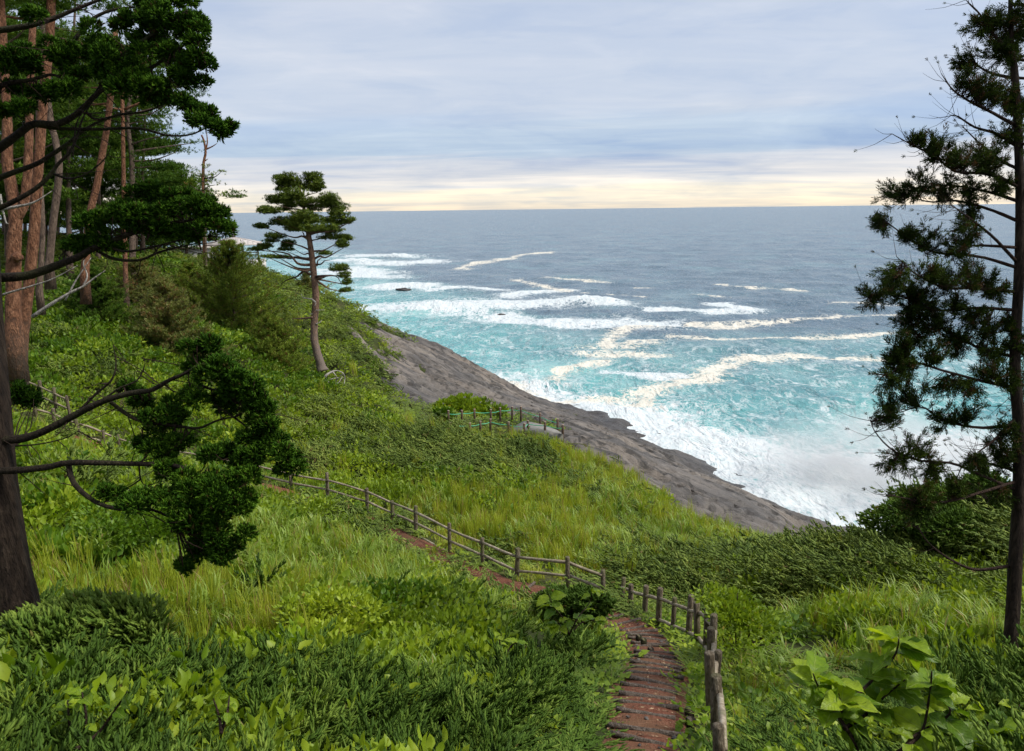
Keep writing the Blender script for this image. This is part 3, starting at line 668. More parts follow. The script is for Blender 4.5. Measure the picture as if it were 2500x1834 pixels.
# step timbers
s = 0.4; k = 0
while s < 13.5:
    i = np.searchsorted(seglen, s); c = pc[i]; w = random.uniform(0.34, 0.44); dz = random.uniform(-0.02, 0.02); sk = random.uniform(-0.06, 0.06)
    a = np.array([*(c[:2]+nor[i]*w+tan[i]*sk), c[2]+0.030+dz]); b = np.array([*(c[:2]-nor[i]*w-tan[i]*sk), c[2]+0.032-dz])
    pts = catmull(np.array([a, (a+b)/2+[0, 0, random.uniform(-0.015, 0.01)], b]), 7)
    MB().add(*tube(pts, np.full(7, 0.034)*(1+0.1*RNG.random(7)), 7, 0.12)).build('step_timber', M_STEP, path)
    s += random.uniform(0.40, 0.52)
# stones and chips on the path
for _ in range(46):
    i = np.searchsorted(seglen, random.uniform(0.4, 12)); off = random.uniform(-0.34, 0.34)
    c = np.array([*(pc[i, :2]+nor[i]*off), pc[i, 2]+0.035]); r = random.uniform(0.012, 0.034)
    V = np.random.default_rng(_).normal(size=(8, 3)); V /= np.linalg.norm(V, axis=1)[:, None]
    bx, bf = box((0, 0, 0), (2*r, 1.5*r, 0.7*r), random.random()*3)
    MB().add(bx*(1+0.35*(RNG.random((8, 3))-0.5))+c, bf).build('stone', M_ROCK, path, False)
# leaf litter and wood chips trodden into the path
lr = np.random.default_rng(17); m = 1500; ii = np.searchsorted(seglen, lr.uniform(0.2, 16, m)); of = lr.uniform(-0.44, 0.44, m)
LP = np.stack([pc[ii, 0]+nor[ii, 0]*of, pc[ii, 1]+nor[ii, 1]*of, pc[ii, 2]+0.03-0.07*np.abs(of/0.48)**3+0.012], -1)
lv = np.array([[-.5, 0, 0], [0, .22, .1], [.5, 0, .05], [0, -.22, .0]]); M_LITTER = leaf_mat('litter', (0.06, 0.028, 0.016), (0.20, 0.11, 0.06), (0.42, 0.30, 0.18), 0.0, 0.8)
tag(MB().add(*inst(lv, np.array([[0, 1, 2, 3]]), LP, frames(lr.normal(0, 0.35, (m, 3))+[0, 0, 1], rng=lr), 0.02+0.05*lr.random(m)**2)).build('leaf_litter', M_LITTER, path, False), kind='stuff')
# short round edging stakes beside the steps
for px, py, d_ in [(1690,1672,8.8),(1687,1650,9.2),(1590,1555,13.8),(1572,1549,14.4),(1560,1546,14.9),(1683,1728,7.6),(1683,1755,7.2)]:
    p = W(px, py, d_); z = gz(p[0], p[1]); h = random.uniform(0.08, 0.15)
    st = empty('edging_stake', (p[0], p[1], z), 'short dark round timber stake at the edge of the red earth steps', 'stake', 'edging stakes beside the steps')
    MB().add(*tube([(p[0], p[1], z-0.15), (p[0], p[1], z+h*0.5), (p[0], p[1], z+h)], [0.062, 0.06, 0.06], 12, 0.05)).build('stake_shaft', M_BARKM, st)
    MB().add(*tube([(p[0], p[1], z+h), (p[0]+0.003, p[1], z+h+0.006)], [0.052, 0.048], 12, 0.05)).build('end_grain', M_WOOD, st)

# ------------------------------------------------------------------ wooden fences
def post_mesh(h, r):
    P = np.array([[0, 0, -0.45], [0.004, 0, 0.1], [-0.004, 0.004, h*0.5], [0.0, 0, h-0.012], [0, 0, h]])
    return MB().add(*tube(P, np.array([r, r, r*0.98, r*0.97, r*0.82]), 10, 0.05)).mesh('post')
POSTS = [post_mesh(1.07+0.05*k, 0.058+0.004*k) for k in range(3)]
for m in POSTS: m.materials.append(M_WOOD)
def rail_obj(a, b, r, parent):
    n = 6; P = catmull(np.array([a, (a+b)/2+RNG.normal(0, 0.012, 3), b]), n)
    MB().add(*tube(P, r*(0.9+0.25*RNG.random(n)), 7, 0.12)).build('rail', M_RAIL, parent)
def wood_fence(label, tops, rails, skip=()):
    bs = []
    for px, ty, d_ in tops:
        t = W(px, ty, d_); bs.append(np.array([t[0], t[1], t[2]-1.08]))
    root = empty('wooden_fence', bs[0], label, 'fence')
    for i, b in enumerate(bs):
        me = POSTS[i % 3]; me_ = me
        o = link('post', me_, M_WOOD, root); o.location = tuple(b); o.matrix_parent_inverse = root.matrix_basis.inverted()
        o.rotation_euler = (random.uniform(-0.06, 0.06), random.uniform(-0.06, 0.06), random.random()*6); o.scale = (random.uniform(0.9, 1.12), random.uniform(0.9, 1.12), random.uniform(0.95, 1.04))
    for i in range(len(bs)-1):
        if i in skip: continue
        dv = bs[i+1]-bs[i]; u_ = dv/np.linalg.norm(dv)
        for h in rails:
            a = bs[i]+u_*0.03+np.array([0, 0, h+random.uniform(-0.02, 0.02)]); b = bs[i+1]-u_*0.03+np.array([0, 0, h+random.uniform(-0.02, 0.02)])
            rail_obj(a, b, 0.038, root)
    return root
wood_fence('weathered post and rail fence following the red earth steps round their bend',
  [(1770,1774,6.4),(1760,1653,8.3),(1747,1613,9.2),(1749,1575,10),(1745,1538,11),(1747,1510,12),(1727,1485,13.2),(1708,1472,14.2),(1684,1465,15.2),(1645,1453,16),(1610,1440,16.8),(1575,1433,17.6),(1543,1424,18.2),(1517,1414,18.8)], (0.86, 0.36))
wood_fence('long three rail weathered fence crossing the grassy hillside below the path',
  [(1473,1394,19.0),(1388,1362,19.2),(1260,1350,20),(1176,1314,21.2),(1096,1282,22.5),(1013,1242,24.5),(958,1220,25.8),(893,1192,26.8),(796,1164,27.5),(711,1150,28.3),(610,1126,28.7),(520,1110,29),(430,1095,29),(365,1082,29),(290,1065,28.8),(249,1048,28.6),(191,1028,28.3),(128,1004,28),(87,992,27.8)], (0.96, 0.58, 0.18))
wood_fence('short run of wooden fence on the upper turn beside the red pine trunks',
  [(165,966,29.5),(130,950,29.8),(93,934,30),(58,918,30.2),(22,906,30.4),(-30,890,30.6)], (0.93, 0.5))

# ------------------------------------------------------------------ rope fences of the lookout
M_ROPE = Mat('rope'); M_ROPE = M_ROPE.surf(M_ROPE.principled((0.10, 0.46, 0.26), 0.6, 0.3))
M_RPOST = bark_mat('rope_post', (0.07, 0.045, 0.035), (0.15, 0.10, 0.075), (0.26, 0.19, 0.15), 2, 0.3)
M_CAP = Mat('post_top'); M_CAP = M_CAP.surf(M_CAP.principled((0.30, 0.23, 0.18), 0.8, 0.2))
Zr2 = lambda x, y: (1050+x/5.63, 950+y/5.63)
def rope_fence(label, tops, ropes):
    bs = []
    for zx, zy, d_, hh in tops:
        t = W(*Zr2(zx, zy), d_); bs.append((np.array([t[0], t[1], t[2]-hh]), hh))
    root = empty('rope_fence', bs[0][0], label, 'fence')
    for b, hh in bs:
        q = b+np.array([0, 0, 1.0])*(hh-0.03)
        po = MB().add(*tube([b-[0, 0, 0.6], b+[0, 0, hh*0.5], q], [0.085, 0.083, 0.08], 9, 0.05)).build('post', M_RPOST, root)
        MB().add(*tube([q, q+[0, 0, 0.03]], [0.095, 0.085], 9)).build('post_cap', M_CAP, po)
    for (a, ha), (b, hb) in zip(bs[:-1], bs[1:]):
        for r in ropes:
            A = a+[0, 0, ha*r]; B = b+[0, 0, hb*r]
            P = catmull(np.array([A, (A+B)/2-[0, 0, 0.05], B]), 7)
            MB().add(*tube(P, np.full(7, 0.028), 5)).build('rope', M_ROPE, root)
rope_fence('green rope fence on timber posts along the rock side of the lookout',
  [(250,295,57,1.0),(435,290,57.5,0.95),(608,275,58,0.95),(832,280,58.5,0.9),(962,255,59,0.95),(1127,240,59.5,0.95),(1248,240,59,1.1),(1513,330,57,1.1),(1753,410,55,1.1)], (0.72,))
rope_fence('green rope fence on timber posts along the grassy side of the lookout',
  [(277,455,52.5,0.8),(545,465,52.5,0.8),(690,440,53,0.8),(828,410,53.5,0.85),(1080,450,53,0.85),(1293,470,52,0.95),(1342,430,53.5,0.95),(1580,450,52.5,1.0),(1825,490,51,1.0)], (0.72,))
M_CONC = Mat('concrete'); cn = M_CONC.noise(3, 5, M_CONC.pos(which='Position'))
M_CONC = M_CONC.surf(M_CONC.principled(M_CONC.ramp(cn, [(0.3, (0.16, 0.155, 0.145)), (0.7, (0.26, 0.25, 0.23))]), 0.9, 0.2))
wl = [(1080,560,53.3,1150,530,55.5),(1300,545,53.3,1280,440,57.5),(1360,560,52.8,1380,450,57.5),(1590,580,52.2,1560,490,56),(1830,620,51,1740,560,54.5)]
V = []
for a, b, d1, c, e, d2 in wl:
    p = W(*Zr2(a, b), d1); q = W(*Zr2(c, e), d2); V += [p, q, p-[0, 0, 0.5], q-[0, 0, 0.5]]
fq_ = []
for i in range(len(wl)-1):
    o = 4*i; fq_ += [[o, o+4, o+5, o+1], [o, o+2, o+6, o+4], [o+1, o+5, o+7, o+3]]
fq_ += [[0, 1, 3, 2], [16, 18, 19, 17]]
tag(MB().add(V, np.array(fq_)).build('walkway', M_CONC, None, False), kind='structure')

# ------------------------------------------------------------------ gazebo on the headland
M_ROOF = Mat('roof_sheet'); rn = M_ROOF.noise(2, 4, M_ROOF.pos(which='Position'))
M_ROOF = M_ROOF.surf(M_ROOF.principled(M_ROOF.ramp(rn, [(0.3, (0.40, 0.36, 0.34)), (0.7, (0.54, 0.50, 0.48))]), 0.6, 0.4))
M_PAINT = Mat('pale_paint'); M_PAINT = M_PAINT.surf(M_PAINT.principled((0.62, 0.60, 0.58), 0.6, 0.3))
M_DARKW = Mat('dark_wood'); M_DARKW = M_DARKW.surf(M_DARKW.principled((0.09, 0.075, 0.07), 0.7, 0.3))
def gazebo():
    c = W(571, 594, 99); gzv = W(571, 640, 99)[2]
    g = empty('gazebo', (c[0], c[1], gzv), 'open sided gazebo with pale hipped roof on the headland', 'gazebo')
    R_ = 3.5; rz = math.radians(18); ca, sa = math.cos(rz), math.sin(rz)
    rot2 = lambda x, y, z: np.array([c[0]+x*ca-y*sa, c[1]+x*sa+y*ca, z])
    ez, az = c[2]-0.05, W(571, 578, 99)[2]
    MB().add([rot2(-R_, -R_, ez), rot2(R_, -R_, ez), rot2(R_, R_, ez), rot2(-R_, R_, ez), rot2(0, 0, az), rot2(-R_, -R_, ez-.14), rot2(R_, -R_, ez-.14), rot2(R_, R_, ez-.14), rot2(-R_, R_, ez-.14)],
        [np.array([[0,1,4],[1,2,4],[2,3,4],[3,0,4]]), np.array([[0,5,6,1],[1,6,7,2],[2,7,8,3],[3,8,5,0],[5,8,7,6]])]).build('roof', M_ROOF, g, False)
    rf = g.children[0]
    for k in range(4):
        for q in np.linspace(-0.86, 0.86, 11):
            x0, y0 = q*R_, -R_; x1, y1 = q*R_*abs(q), -R_*abs(q)
            t = (k*math.pi/2); cc, ss = math.cos(t), math.sin(t)
            A = rot2(x0*cc-y0*ss, x0*ss+y0*cc, ez+0.02); B = rot2(x0*cc+R_*abs(q)*ss, x0*ss-R_*abs(q)*cc, ez+(az-ez)*(1-abs(q))+0.02)
            MB().add(*tube([A, B], [0.035, 0.035], 4)).build('roof_seam', M_ROOF, rf, False)
    MB().add(*box((c[0], c[1], az+0.12), (0.5, 0.5, 0.35), rz)).build('roof_cap', M_DARKW, rf, False)
    for x in (-2.9, -1.0, 1.0, 2.9):
        for y in (-2.9, 2.9):
            p = rot2(x, y, 0); MB().add(*box((p[0], p[1], (ez-0.14+gzv)/2), (0.2, 0.2, ez-0.14-gzv), rz)).build('post', M_DARKW, g, False)
    for y in (-2.9, 2.9):
        A, B = rot2(-2.9, y, gzv+1.0), rot2(2.9, y, gzv+1.0); MB().add(*tube([A, B], [0.06, 0.06], 4)).build('railing', M_DARKW, g, False)
    p = rot2(0, 0, gzv-0.2); MB().add(*box((p[0], p[1], gzv-0.35), (7.6, 7.6, 0.9), rz)).build('plinth', M_PAINT, g, False)
gazebo()
def shed():
    c = W(470, 606, 96); b = W(470, 640, 96)[2]
    s_ = empty('pale_hut', (c[0], c[1], b), 'low pale hut half hidden behind the pine trunks near the gazebo', 'hut')
    MB().add(*box((c[0], c[1], (b-0.6+c[2])/2), (5.0, 4, c[2]-b+0.6), 0.3)).build('wall', M_PAINT, s_, False)
    MB().add(*box((c[0], c[1], c[2]+0.12), (5.6, 4.6, 0.22), 0.3)).build('roof', M_ROOF, s_, False)
    for dx in (-1.4, 1.2):
        MB().add(*box((c[0]+dx*math.cos(.3)+2.0*math.sin(.3), c[1]+dx*math.sin(.3)-2.0*math.cos(.3), c[2]-0.9), (0.9, 0.12, 0.8), 0.3)).build('window', M_DARKW, s_, False)
shed()

# ------------------------------------------------------------------ reef rocks in the surf
for i, (px, py, L) in enumerate([(886,632,5),(835,652,6),(812,660,4),(985,708,4),(1040,762,3),(1192,760,2.6),(1225,768,1.8)]):
    c = sea_pt(px, py); n = 18
    th, ph = np.meshgrid(np.linspace(0, 2*math.pi, n, endpoint=False), np.linspace(-0.5, math.pi/2, 9), indexing='ij')
    r = 0.62*L*(0.35+1.3*fbm(np.cos(th)*3+i*9+ph*3, np.sin(th)*3+ph*2, 1.1, 130+i))
    V = np.stack([r*np.cos(th)*np.cos(ph), r*0.6*np.sin(th)*np.cos(ph), r*0.26*np.sin(ph)], -1).reshape(-1, 3)+np.array([c[0], c[1], -0.1])
    f = grid_faces(n, 9); f2 = np.stack([(n-1)*9+np.arange(8), np.arange(8), np.arange(8)+1, (n-1)*9+np.arange(8)+1], -1)
    tag(MB().add(V, np.vstack([f, f2])).build('reef_rock', M_ROCK, None, False), 'low dark reef rock awash in white surf', 'rock', 'reef rocks in the surf')
# ------------------------------------------------------------------ spray hanging over the cove where the swell bursts
def spray():
    a = sea_pt(2080, 1190); c = np.array([a[0]+3, a[1]-2, 3.2]); S = np.array([17, 12, 5.5])
    M = Mat('spray'); tcn = M.n('ShaderNodeTexCoord'); vm = M.n('ShaderNodeVectorMath', operation='LENGTH'); M.l(tcn.outputs['Object'], vm.inputs[0])
    fall = M.ramp(vm.outputs['Value'], [(0.30, 1.0), (0.98, 0.0)], 'EASE')
    mp = M.n('ShaderNodeMapping'); M.l(tcn.outputs['Object'], mp.inputs[0]); mp.inputs['Scale'].default_value = (3.0, 2.2, 1.6)
    nn = M.ramp(M.noise(1.0, 4, mp.outputs[0], 0.6, 0.6), [(0.40, 0.0), (0.68, 1.0)])
    dens = M.math('MULTIPLY', M.math('MULTIPLY', fall, nn), 0.34)
    pv = M.n('ShaderNodeVolumePrincipled'); pv.inputs['Color'].default_value = (0.96, 0.97, 0.98, 1); pv.inputs['Anisotropy'].default_value = 0.1; M.l(dens, pv.inputs['Density'])
    M.l(pv.outputs[0], M.out.inputs['Volume'])
    th, ph = np.meshgrid(np.linspace(0, 2*math.pi, 24, endpoint=False), np.linspace(-math.pi/2, math.pi/2, 13), indexing='ij')
    V = np.stack([np.cos(th)*np.cos(ph), np.sin(th)*np.cos(ph), np.sin(ph)], -1).reshape(-1, 3)
    f = grid_faces(24, 13); f2 = np.stack([23*13+np.arange(12), np.arange(12), np.arange(12)+1, 23*13+np.arange(12)+1], -1)
    o = MB().add(V, np.vstack([f, f2])).build('sea_spray', M.m, None)
    o.location = tuple(c); o.scale = tuple(S); tag(o, 'white mist of spray over the surf in the cove', kind='stuff')
spray()
#__PART4__
# ------------------------------------------------------------------ ground cover: clump templates
def T_leaf(L, Wd, fold=0.25, droop=0.25):
    """six-point leaf along +Z, folded along the midrib"""
    z = np.array([0, 0.35, 0.7, 1.0])*L; w = np.array([0.0, 0.5, 0.42, 0.0])*Wd; y = -droop*L*np.array([0, 0.1, 0.45, 1.0])
    V = [(0, 0, 0)]
    for i in (1, 2): V += [(-w[i], y[i]+fold*w[i], z[i]), (0, y[i], z[i]), (w[i], y[i]+fold*w[i], z[i])]
    V.append((0, y[3], z[3]))
    return np.array(V, float), [np.array([[0,2,1],[0,3,2],[4,5,7],[5,6,7]]), np.array([[1,2,5,4],[2,3,6,5]])]
def T_sprig(L, n, nl, nw, rng, lean=0.9):
    """shoot along +Z with n needles"""
    # needles hang on shared axis points, so a shoot is one connected piece and takes one tint
    V = [np.array([0, 0, L*i/n]) for i in range(n+1)]; Fc = []
    for i in range(n):
        t = (i+0.5)/n; a = i*2.4+rng.random()
        d = np.array([math.cos(a), math.sin(a), lean+rng.random()*0.4]); d /= np.linalg.norm(d); ln = nl*(1.1-0.55*t)*(0.8+0.4*rng.random())
        s_ = np.cross(d, [0, 0, 1]); s_ /= np.linalg.norm(s_)+1e-9
        k = len(V); b = V[i]
        V += [b+s_*nw*0.5+d*ln*0.45, b-s_*nw*0.5+d*ln*0.45, b+d*ln]; Fc += [[i, k, k+1], [k, k+2, k+1]]
    for i in range(n): Fc.append([i, i+1, n+1+3*i])
    return np.array(V), [np.array(Fc)]
def T_shoot(L, r, rng, sides=5, rings=3, needles=5, nl=0.03):
    """plump scaly shoot along +Z: a ragged spindle with a few needle tips"""
    V = [np.zeros(3)]
    for k in range(rings):
        t = (k+1)/(rings+1); rad = r*(1.15-0.75*t)
        for q in range(sides):
            a = 2*math.pi*(q+0.5*(k % 2))/sides; rr_ = rad*(1.35 if (q+k) % 2 else 0.62)*(0.8+0.4*rng.random())
            V.append(np.array([rr_*math.cos(a), rr_*math.sin(a), L*(t+(0.07 if (q+k) % 2 else -0.03))]))
    V.append(np.array([0, 0, L])); Fc = []
    for q in range(sides):
        q2 = (q+1) % sides; Fc.append([0, 1+q2, 1+q])
        for k in range(rings-1):
            a0, b0, a1, b1 = 1+k*sides+q, 1+k*sides+q2, 1+(k+1)*sides+q, 1+(k+1)*sides+q2; Fc += [[a0, b0, b1], [a0, b1, a1]]
        Fc.append([1+(rings-1)*sides+q, 1+(rings-1)*sides+q2, len(V)-1])
    for i in range(needles):
        j = 1+rng.integers(0, rings*sides-1); k = len(V); o = V[j]; d = np.array([o[0], o[1], r*1.6]); d /= np.linalg.norm(d)+1e-9
        V.append(o+d*nl*(0.7+0.6*rng.random())); Fc.append([j, j+1 if j+1 <= rings*sides else j-1, k])
    return np.array(V), [np.array(Fc)]
def scatter_dirs(n, rng, up=0.5, spread=1.0):
    d = rng.normal(size=(n, 3)); d[:, 2] = np.abs(d[:, 2])*0.6+up; d[:, :2] *= spread
    return d/np.linalg.norm(d, axis=1)[:, None]
TEMPL = {}
def clump(name, kind, var):
    rng = np.random.default_rng(hash((kind, var)) % 99991 if False else 1000*var+sum(map(ord, kind)))
    mb = MB()
    if kind == 'juniper':              # low boughs, each a plume of short shoots
        for b in range(6):
            az = rng.random()*6.28; el = 0.20+rng.random()*0.75; L = 0.40+0.28*rng.random()
            dv = np.array([math.cos(az)*math.cos(el), math.sin(az)*math.cos(el), math.sin(el)]); sv = np.cross(dv, [0, 0, 1]); sv /= np.linalg.norm(sv)
            m = 22; t = np.linspace(0.12, 1, m); sgn = np.where(np.arange(m) % 2, 1.0, -1.0)
            P = dv*t[:, None]*L-np.array([0, 0, 0.14])*(t[:, None]**2)*0.5+np.array([0, 0, 0.06])+rng.normal(0, 0.012, (m, 3))
            D = dv[None]*0.85+sv[None]*(sgn*0.55*(1.1-t))[:, None]+[0, 0, 0.22]+rng.normal(0, 0.14, (m, 3))
            tV, tF = T_shoot(0.135, 0.0155, rng, 5, 3, 7, 0.032)
            mb.add(*inst(tV, tF, P, frames(D, rng=rng), (1.15-0.45*t)*(0.85+0.3*rng.random(m))))
    elif kind == 'wind':               # windswept juniper: flat sprays all leaning one way
        for b in range(15):
            az = math.radians(160)+rng.normal(0, 0.6); L = 0.45+0.35*rng.random(); el = 0.18+0.35*rng.random()
            dv = np.array([math.cos(az)*math.cos(el), math.sin(az)*math.cos(el), math.sin(el)])
            o = np.array([rng.normal(0, 0.28), rng.normal(0, 0.28), 0.02+0.22*rng.random()]); m = 11; t = np.linspace(0.1, 1, m)
            P = o+dv*t[:, None]*L+rng.normal(0, 0.025, (m, 3)); D = dv[None]+rng.normal(0, 0.35, (m, 3))
            tV, tF = T_shoot(0.155, 0.0185, rng, 4, 3, 5, 0.035)
            mb.add(*inst(tV, tF, P, frames(D, rng=rng), 0.7+0.7*rng.random(m)))
    elif kind in ('leafy', 'deep', 'coarse'):
        n = {'leafy': 40, 'deep': 40, 'coarse': 28}[kind]; L = {'leafy': 0.115, 'deep': 0.13, 'coarse': 0.135}[kind]
        for _ in range(4):
            tV, tF = T_leaf(L*(0.75+0.5*rng.random()), L*(0.40+0.25*rng.random()), 0.2+0.3*rng.random(), 0.2+0.35*rng.random())
            m = n//4; d = scatter_dirs(m, rng, 0.15, 1.0); r = 0.14+0.24*rng.random(m)
            P = d*r[:, None]*[1, 1, 0.95]+np.array([0, 0, 0.04]); D = d*0.7+rng.normal(0, 0.35, (m, 3))+[0, 0, 0.1]
            mb.add(*inst(tV, tF, P, frames(D, rng.normal(math.pi, 0.7, m)), 0.8+0.5*rng.random(m)))
    elif kind in ('reed', 'thin', 'soft'):
        n, hgt, wd = {'reed': (34, 0.72, 0.0125), 'thin': (44, 0.74, 0.0065), 'soft': (34, 0.40, 0.0085)}[kind]
        for i in range(n):
            h = hgt*(0.6+0.5*rng.random()); az = rng.random()*6.28; r = 0.16*math.sqrt(rng.random()); b = np.array([r*math.cos(az*3), r*math.sin(az*3), -0.05])
            bend = h*(0.10+0.45*rng.random()) if kind != 'thin' else h*(0.05+0.25*rng.random())
            if kind == 'soft': bend = h*(0.5+0.6*rng.random())
            dv = np.array([math.cos(az), math.sin(az), 0]); sv = np.array([-dv[1], dv[0], 0]); m = 5; t = np.linspace(0, 1, m)
            C = b+np.outer(t, [0, 0, h])+np.outer(t**3, dv*bend)-np.outer(np.clip(t-0.6, 0, 1)**2, [0, 0, h*(1.1 if kind != 'thin' else 0.2)])
            wv = wd*np.array([0.7, 1.0, 1.0, 0.75, 0.08])
            V = np.empty((2*m, 3)); V[0::2] = C-sv*wv[:, None]; V[1::2] = C+sv*wv[:, None]
            q = np.array([[2*k, 2*k+1, 2*k+3, 2*k+2] for k in range(m-1)]); mb.add(V, q)
    me = mb.mesh(name); me.polygons.foreach_set('use_smooth', np.ones(len(me.polygons), bool))
    return me
def gn_scatter(name, coll, label, P, E, S, I):
    me = bpy.data.meshes.new(name); me.vertices.add(len(P)); me.vertices.foreach_set('co', np.asarray(P, np.float32).ravel())
    for nm, ty, arr in (('rot', 'FLOAT_VECTOR', E), ('scl', 'FLOAT_VECTOR', S)):
        a = me.attributes.new(nm, ty, 'POINT'); a.data.foreach_set('vector', np.asarray(arr, np.float32).ravel())
    a = me.attributes.new('idx', 'INT', 'POINT'); a.data.foreach_set('value', np.asarray(I, np.int32))
    o = bpy.data.objects.new(name, me); COL.objects.link(o); tag(o, label=label, kind='stuff')
    ng = bpy.data.node_groups.new(name, 'GeometryNodeTree')
    ng.interface.new_socket('Geometry', in_out='INPUT', socket_type='NodeSocketGeometry'); ng.interface.new_socket('Geometry', in_out='OUTPUT', socket_type='NodeSocketGeometry')
    gi, go = ng.nodes.new('NodeGroupInput'), ng.nodes.new('NodeGroupOutput')
    ip = ng.nodes.new('GeometryNodeInstanceOnPoints'); ci = ng.nodes.new('GeometryNodeCollectionInfo')
    ci.inputs['Collection'].default_value = coll; ci.inputs['Separate Children'].default_value = True; ci.inputs['Reset Children'].default_value = True
    def na(n, t):
        x = ng.nodes.new('GeometryNodeInputNamedAttribute'); x.data_type = t; x.inputs['Name'].default_value = n; return x.outputs['Attribute']
    ip.inputs['Pick Instance'].default_value = True
    L = ng.links
    L.new(gi.outputs[0], ip.inputs['Points']); L.new(ci.outputs[0], ip.inputs['Instance']); L.new(na('idx', 'INT'), ip.inputs['Instance Index'])
    L.new(na('rot', 'FLOAT_VECTOR'), ip.inputs['Rotation']); L.new(na('scl', 'FLOAT_VECTOR'), ip.inputs['Scale']); L.new(ip.outputs[0], go.inputs[0])
    md = o.modifiers.new('scatter', 'NODES'); md.node_group = ng
    return o
def make_coll(name, kind, mat, nvar=5):
    c = bpy.data.collections.new(name)
    for v in range(nvar):
        me = clump('%s_clump' % name, kind, v); me.materials.append(mat)
        c.objects.link(bpy.data.objects.new('%s_clump_%d' % (name, v), me))
    return c
ROPE_A = Ws([(*Zr2(277, 520), 52.5), (*Zr2(828, 490), 53.5), (*Zr2(1293, 560), 52), (*Zr2(1825, 580), 51)])[:, :2]
ROPE_B = Ws([(*Zr2(250, 400), 57), (*Zr2(832, 380), 58.5), (*Zr2(1248, 340), 59), (*Zr2(1753, 510), 55)])[:, :2]
FENCE_B = Ws([(1388,1362,19.2),(1260,1350,20),(1096,1282,22.5),(958,1220,25.8),(796,1164,27.5),(610,1126,28.7),(430,1095,29),(290,1065,28.8),(87,992,27.8),(165,966,29.5),(22,906,30.4)])[:, :2]
FENCE_A = Ws([(1770,1774,6.4),(1760,1653,8.3),(1749,1575,10),(1747,1510,12),(1727,1485,13.2),(1684,1465,15.2),(1610,1440,16.8),(1517,1414,18.8)])[:, :2]
# scatter points: a jittered grid whose step grows with distance
def jitter_points(dmin, dmax, step, amax=0.80):
    n = int(2*dmax/step)+2; m = int(dmax/step)+2
    x, y = np.meshgrid((np.arange(n)-n/2)*step, np.arange(m)*step, indexing='ij')
    x = (x+(RNG.random(x.shape)-0.5)*step).ravel(); y = (y+(RNG.random(y.shape)-0.5)*step).ravel()
    r = np.hypot(x, y); k = (r >= dmin) & (r < dmax) & (np.abs(np.arctan2(x, y)) < amax) & (x > -115) & (x < 70)
    return x[k], y[k]
RINGS = [(2.6, 6, 0.17, 0.80), (6, 11, 0.20, 0.90), (11, 18, 0.25, 1.0), (18, 30, 0.36, 1.2), (30, 50, 0.52, 1.55), (50, 80, 0.80, 2.2), (80, 125, 1.25, 3.0)]
gp = []
for d0, d1, st, sc in RINGS:
    x, y = jitter_points(d0, d1, st); gp.append(np.stack([x, y, np.full(len(x), sc), np.full(len(x), st)], -1))
gp = np.concatenate(gp)
gcov = cover(gp[:, 0], gp[:, 1]); gcov = np.where(cover(gp[:, 0], gp[:, 1], 0.08, False) == 'R', 'R', gcov); gzz = ground_z(gp[:, 0], gp[:, 1]); gpd, _ = path_dist(gp[:, 0], gp[:, 1])
on_rope_walk = seg_dist(gp[:, 0], gp[:, 1], Ws([(*Zr2(1120, 545), 54.4), (*Zr2(1330, 500), 55.4), (*Zr2(1580, 535), 54), (*Zr2(1790, 590), 52.6)])[:, :2]) < 1.5
pidx = np.argmin((gp[:, 0, None]-pc[None, ::4, 0])**2+(gp[:, 1, None]-pc[None, ::4, 1])**2, 1)*4
far_path = seglen[pidx] > 15.5
keep = (gpd > np.where(far_path & (fbm(gp[:, 0], gp[:, 1], 2.5, 145) > 0.50), 0.05, 0.40+0.12*gp[:, 2])) & (gzz > 1.5) & ~on_rope_walk & (gcov != 'R')
gp, gcov, gzz, gpd = gp[keep], gcov[keep], gzz[keep], gpd[keep]
gcov[gcov == 'P'] = np.where(RNG.random((gcov == 'P').sum()) < 0.6, 'L', 'S')
rsel = RNG.random(len(gp)); dd = np.hypot(gp[:, 0], gp[:, 1]); patch = fbm(gp[:, 0], gp[:, 1], 2.6, 140, 3)
kindof = np.full(len(gp), '', '<U8')
def setk(mask, name): kindof[mask & (kindof == '')] = name
J = gcov == 'J'; setk(J & (patch > 0.57) & (rsel < 0.7), 'leafy'); setk(J & (rsel > 0.988) & (dd > 6), 'coarse'); setk(J & (rsel > 0.93), 'soft'); setk(J, 'juniper')
B = gcov == 'B'; setk(B & (patch > 0.60) & (rsel < 0.6), 'leafy'); setk(B & (rsel > 0.97), 'thin'); setk(B & (dd > 45) & (rsel < 0.25), 'leafy'); setk(B, 'wind')
Lm = gcov == 'L'; setk(Lm & (dd < 13) & (patch > 0.5) & (rsel < 0.6), 'coarse'); setk(Lm & (patch < 0.36) & (rsel < 0.7) & (dd > 13), 'wind'); setk(Lm & (patch > 0.62) & (rsel < 0.5), 'deep'); setk(Lm & (rsel > 0.97) & (dd < 25), 'coarse'); setk(Lm & (rsel > 0.955) & (dd > 14), 'thin'); setk(Lm & (rsel > 0.94), 'soft'); setk(Lm, 'leafy')
Dm = gcov == 'D'; setk(Dm & (rsel > 0.72), 'leafy'); setk(Dm, 'deep')
Gm = gcov == 'G'; setk(Gm & (dd < 11) & (rsel < 0.8), 'soft'); setk(Gm & (rsel > 0.93), 'leafy'); setk(Gm & (rsel > 0.80), 'thin'); setk(Gm, 'reed')
Ym = gcov == 'Y'; setk(Ym & (rsel > 0.93), 'leafy'); setk(Ym & (rsel > 0.75), 'reed'); setk(Ym, 'thin')
Fm = gcov == 'F'; setk(Fm & (rsel > 0.8), 'leafy'); setk(Fm & (rsel > 0.65), 'wind'); setk(Fm, 'deep')
setk(gcov == 'S', 'soft')
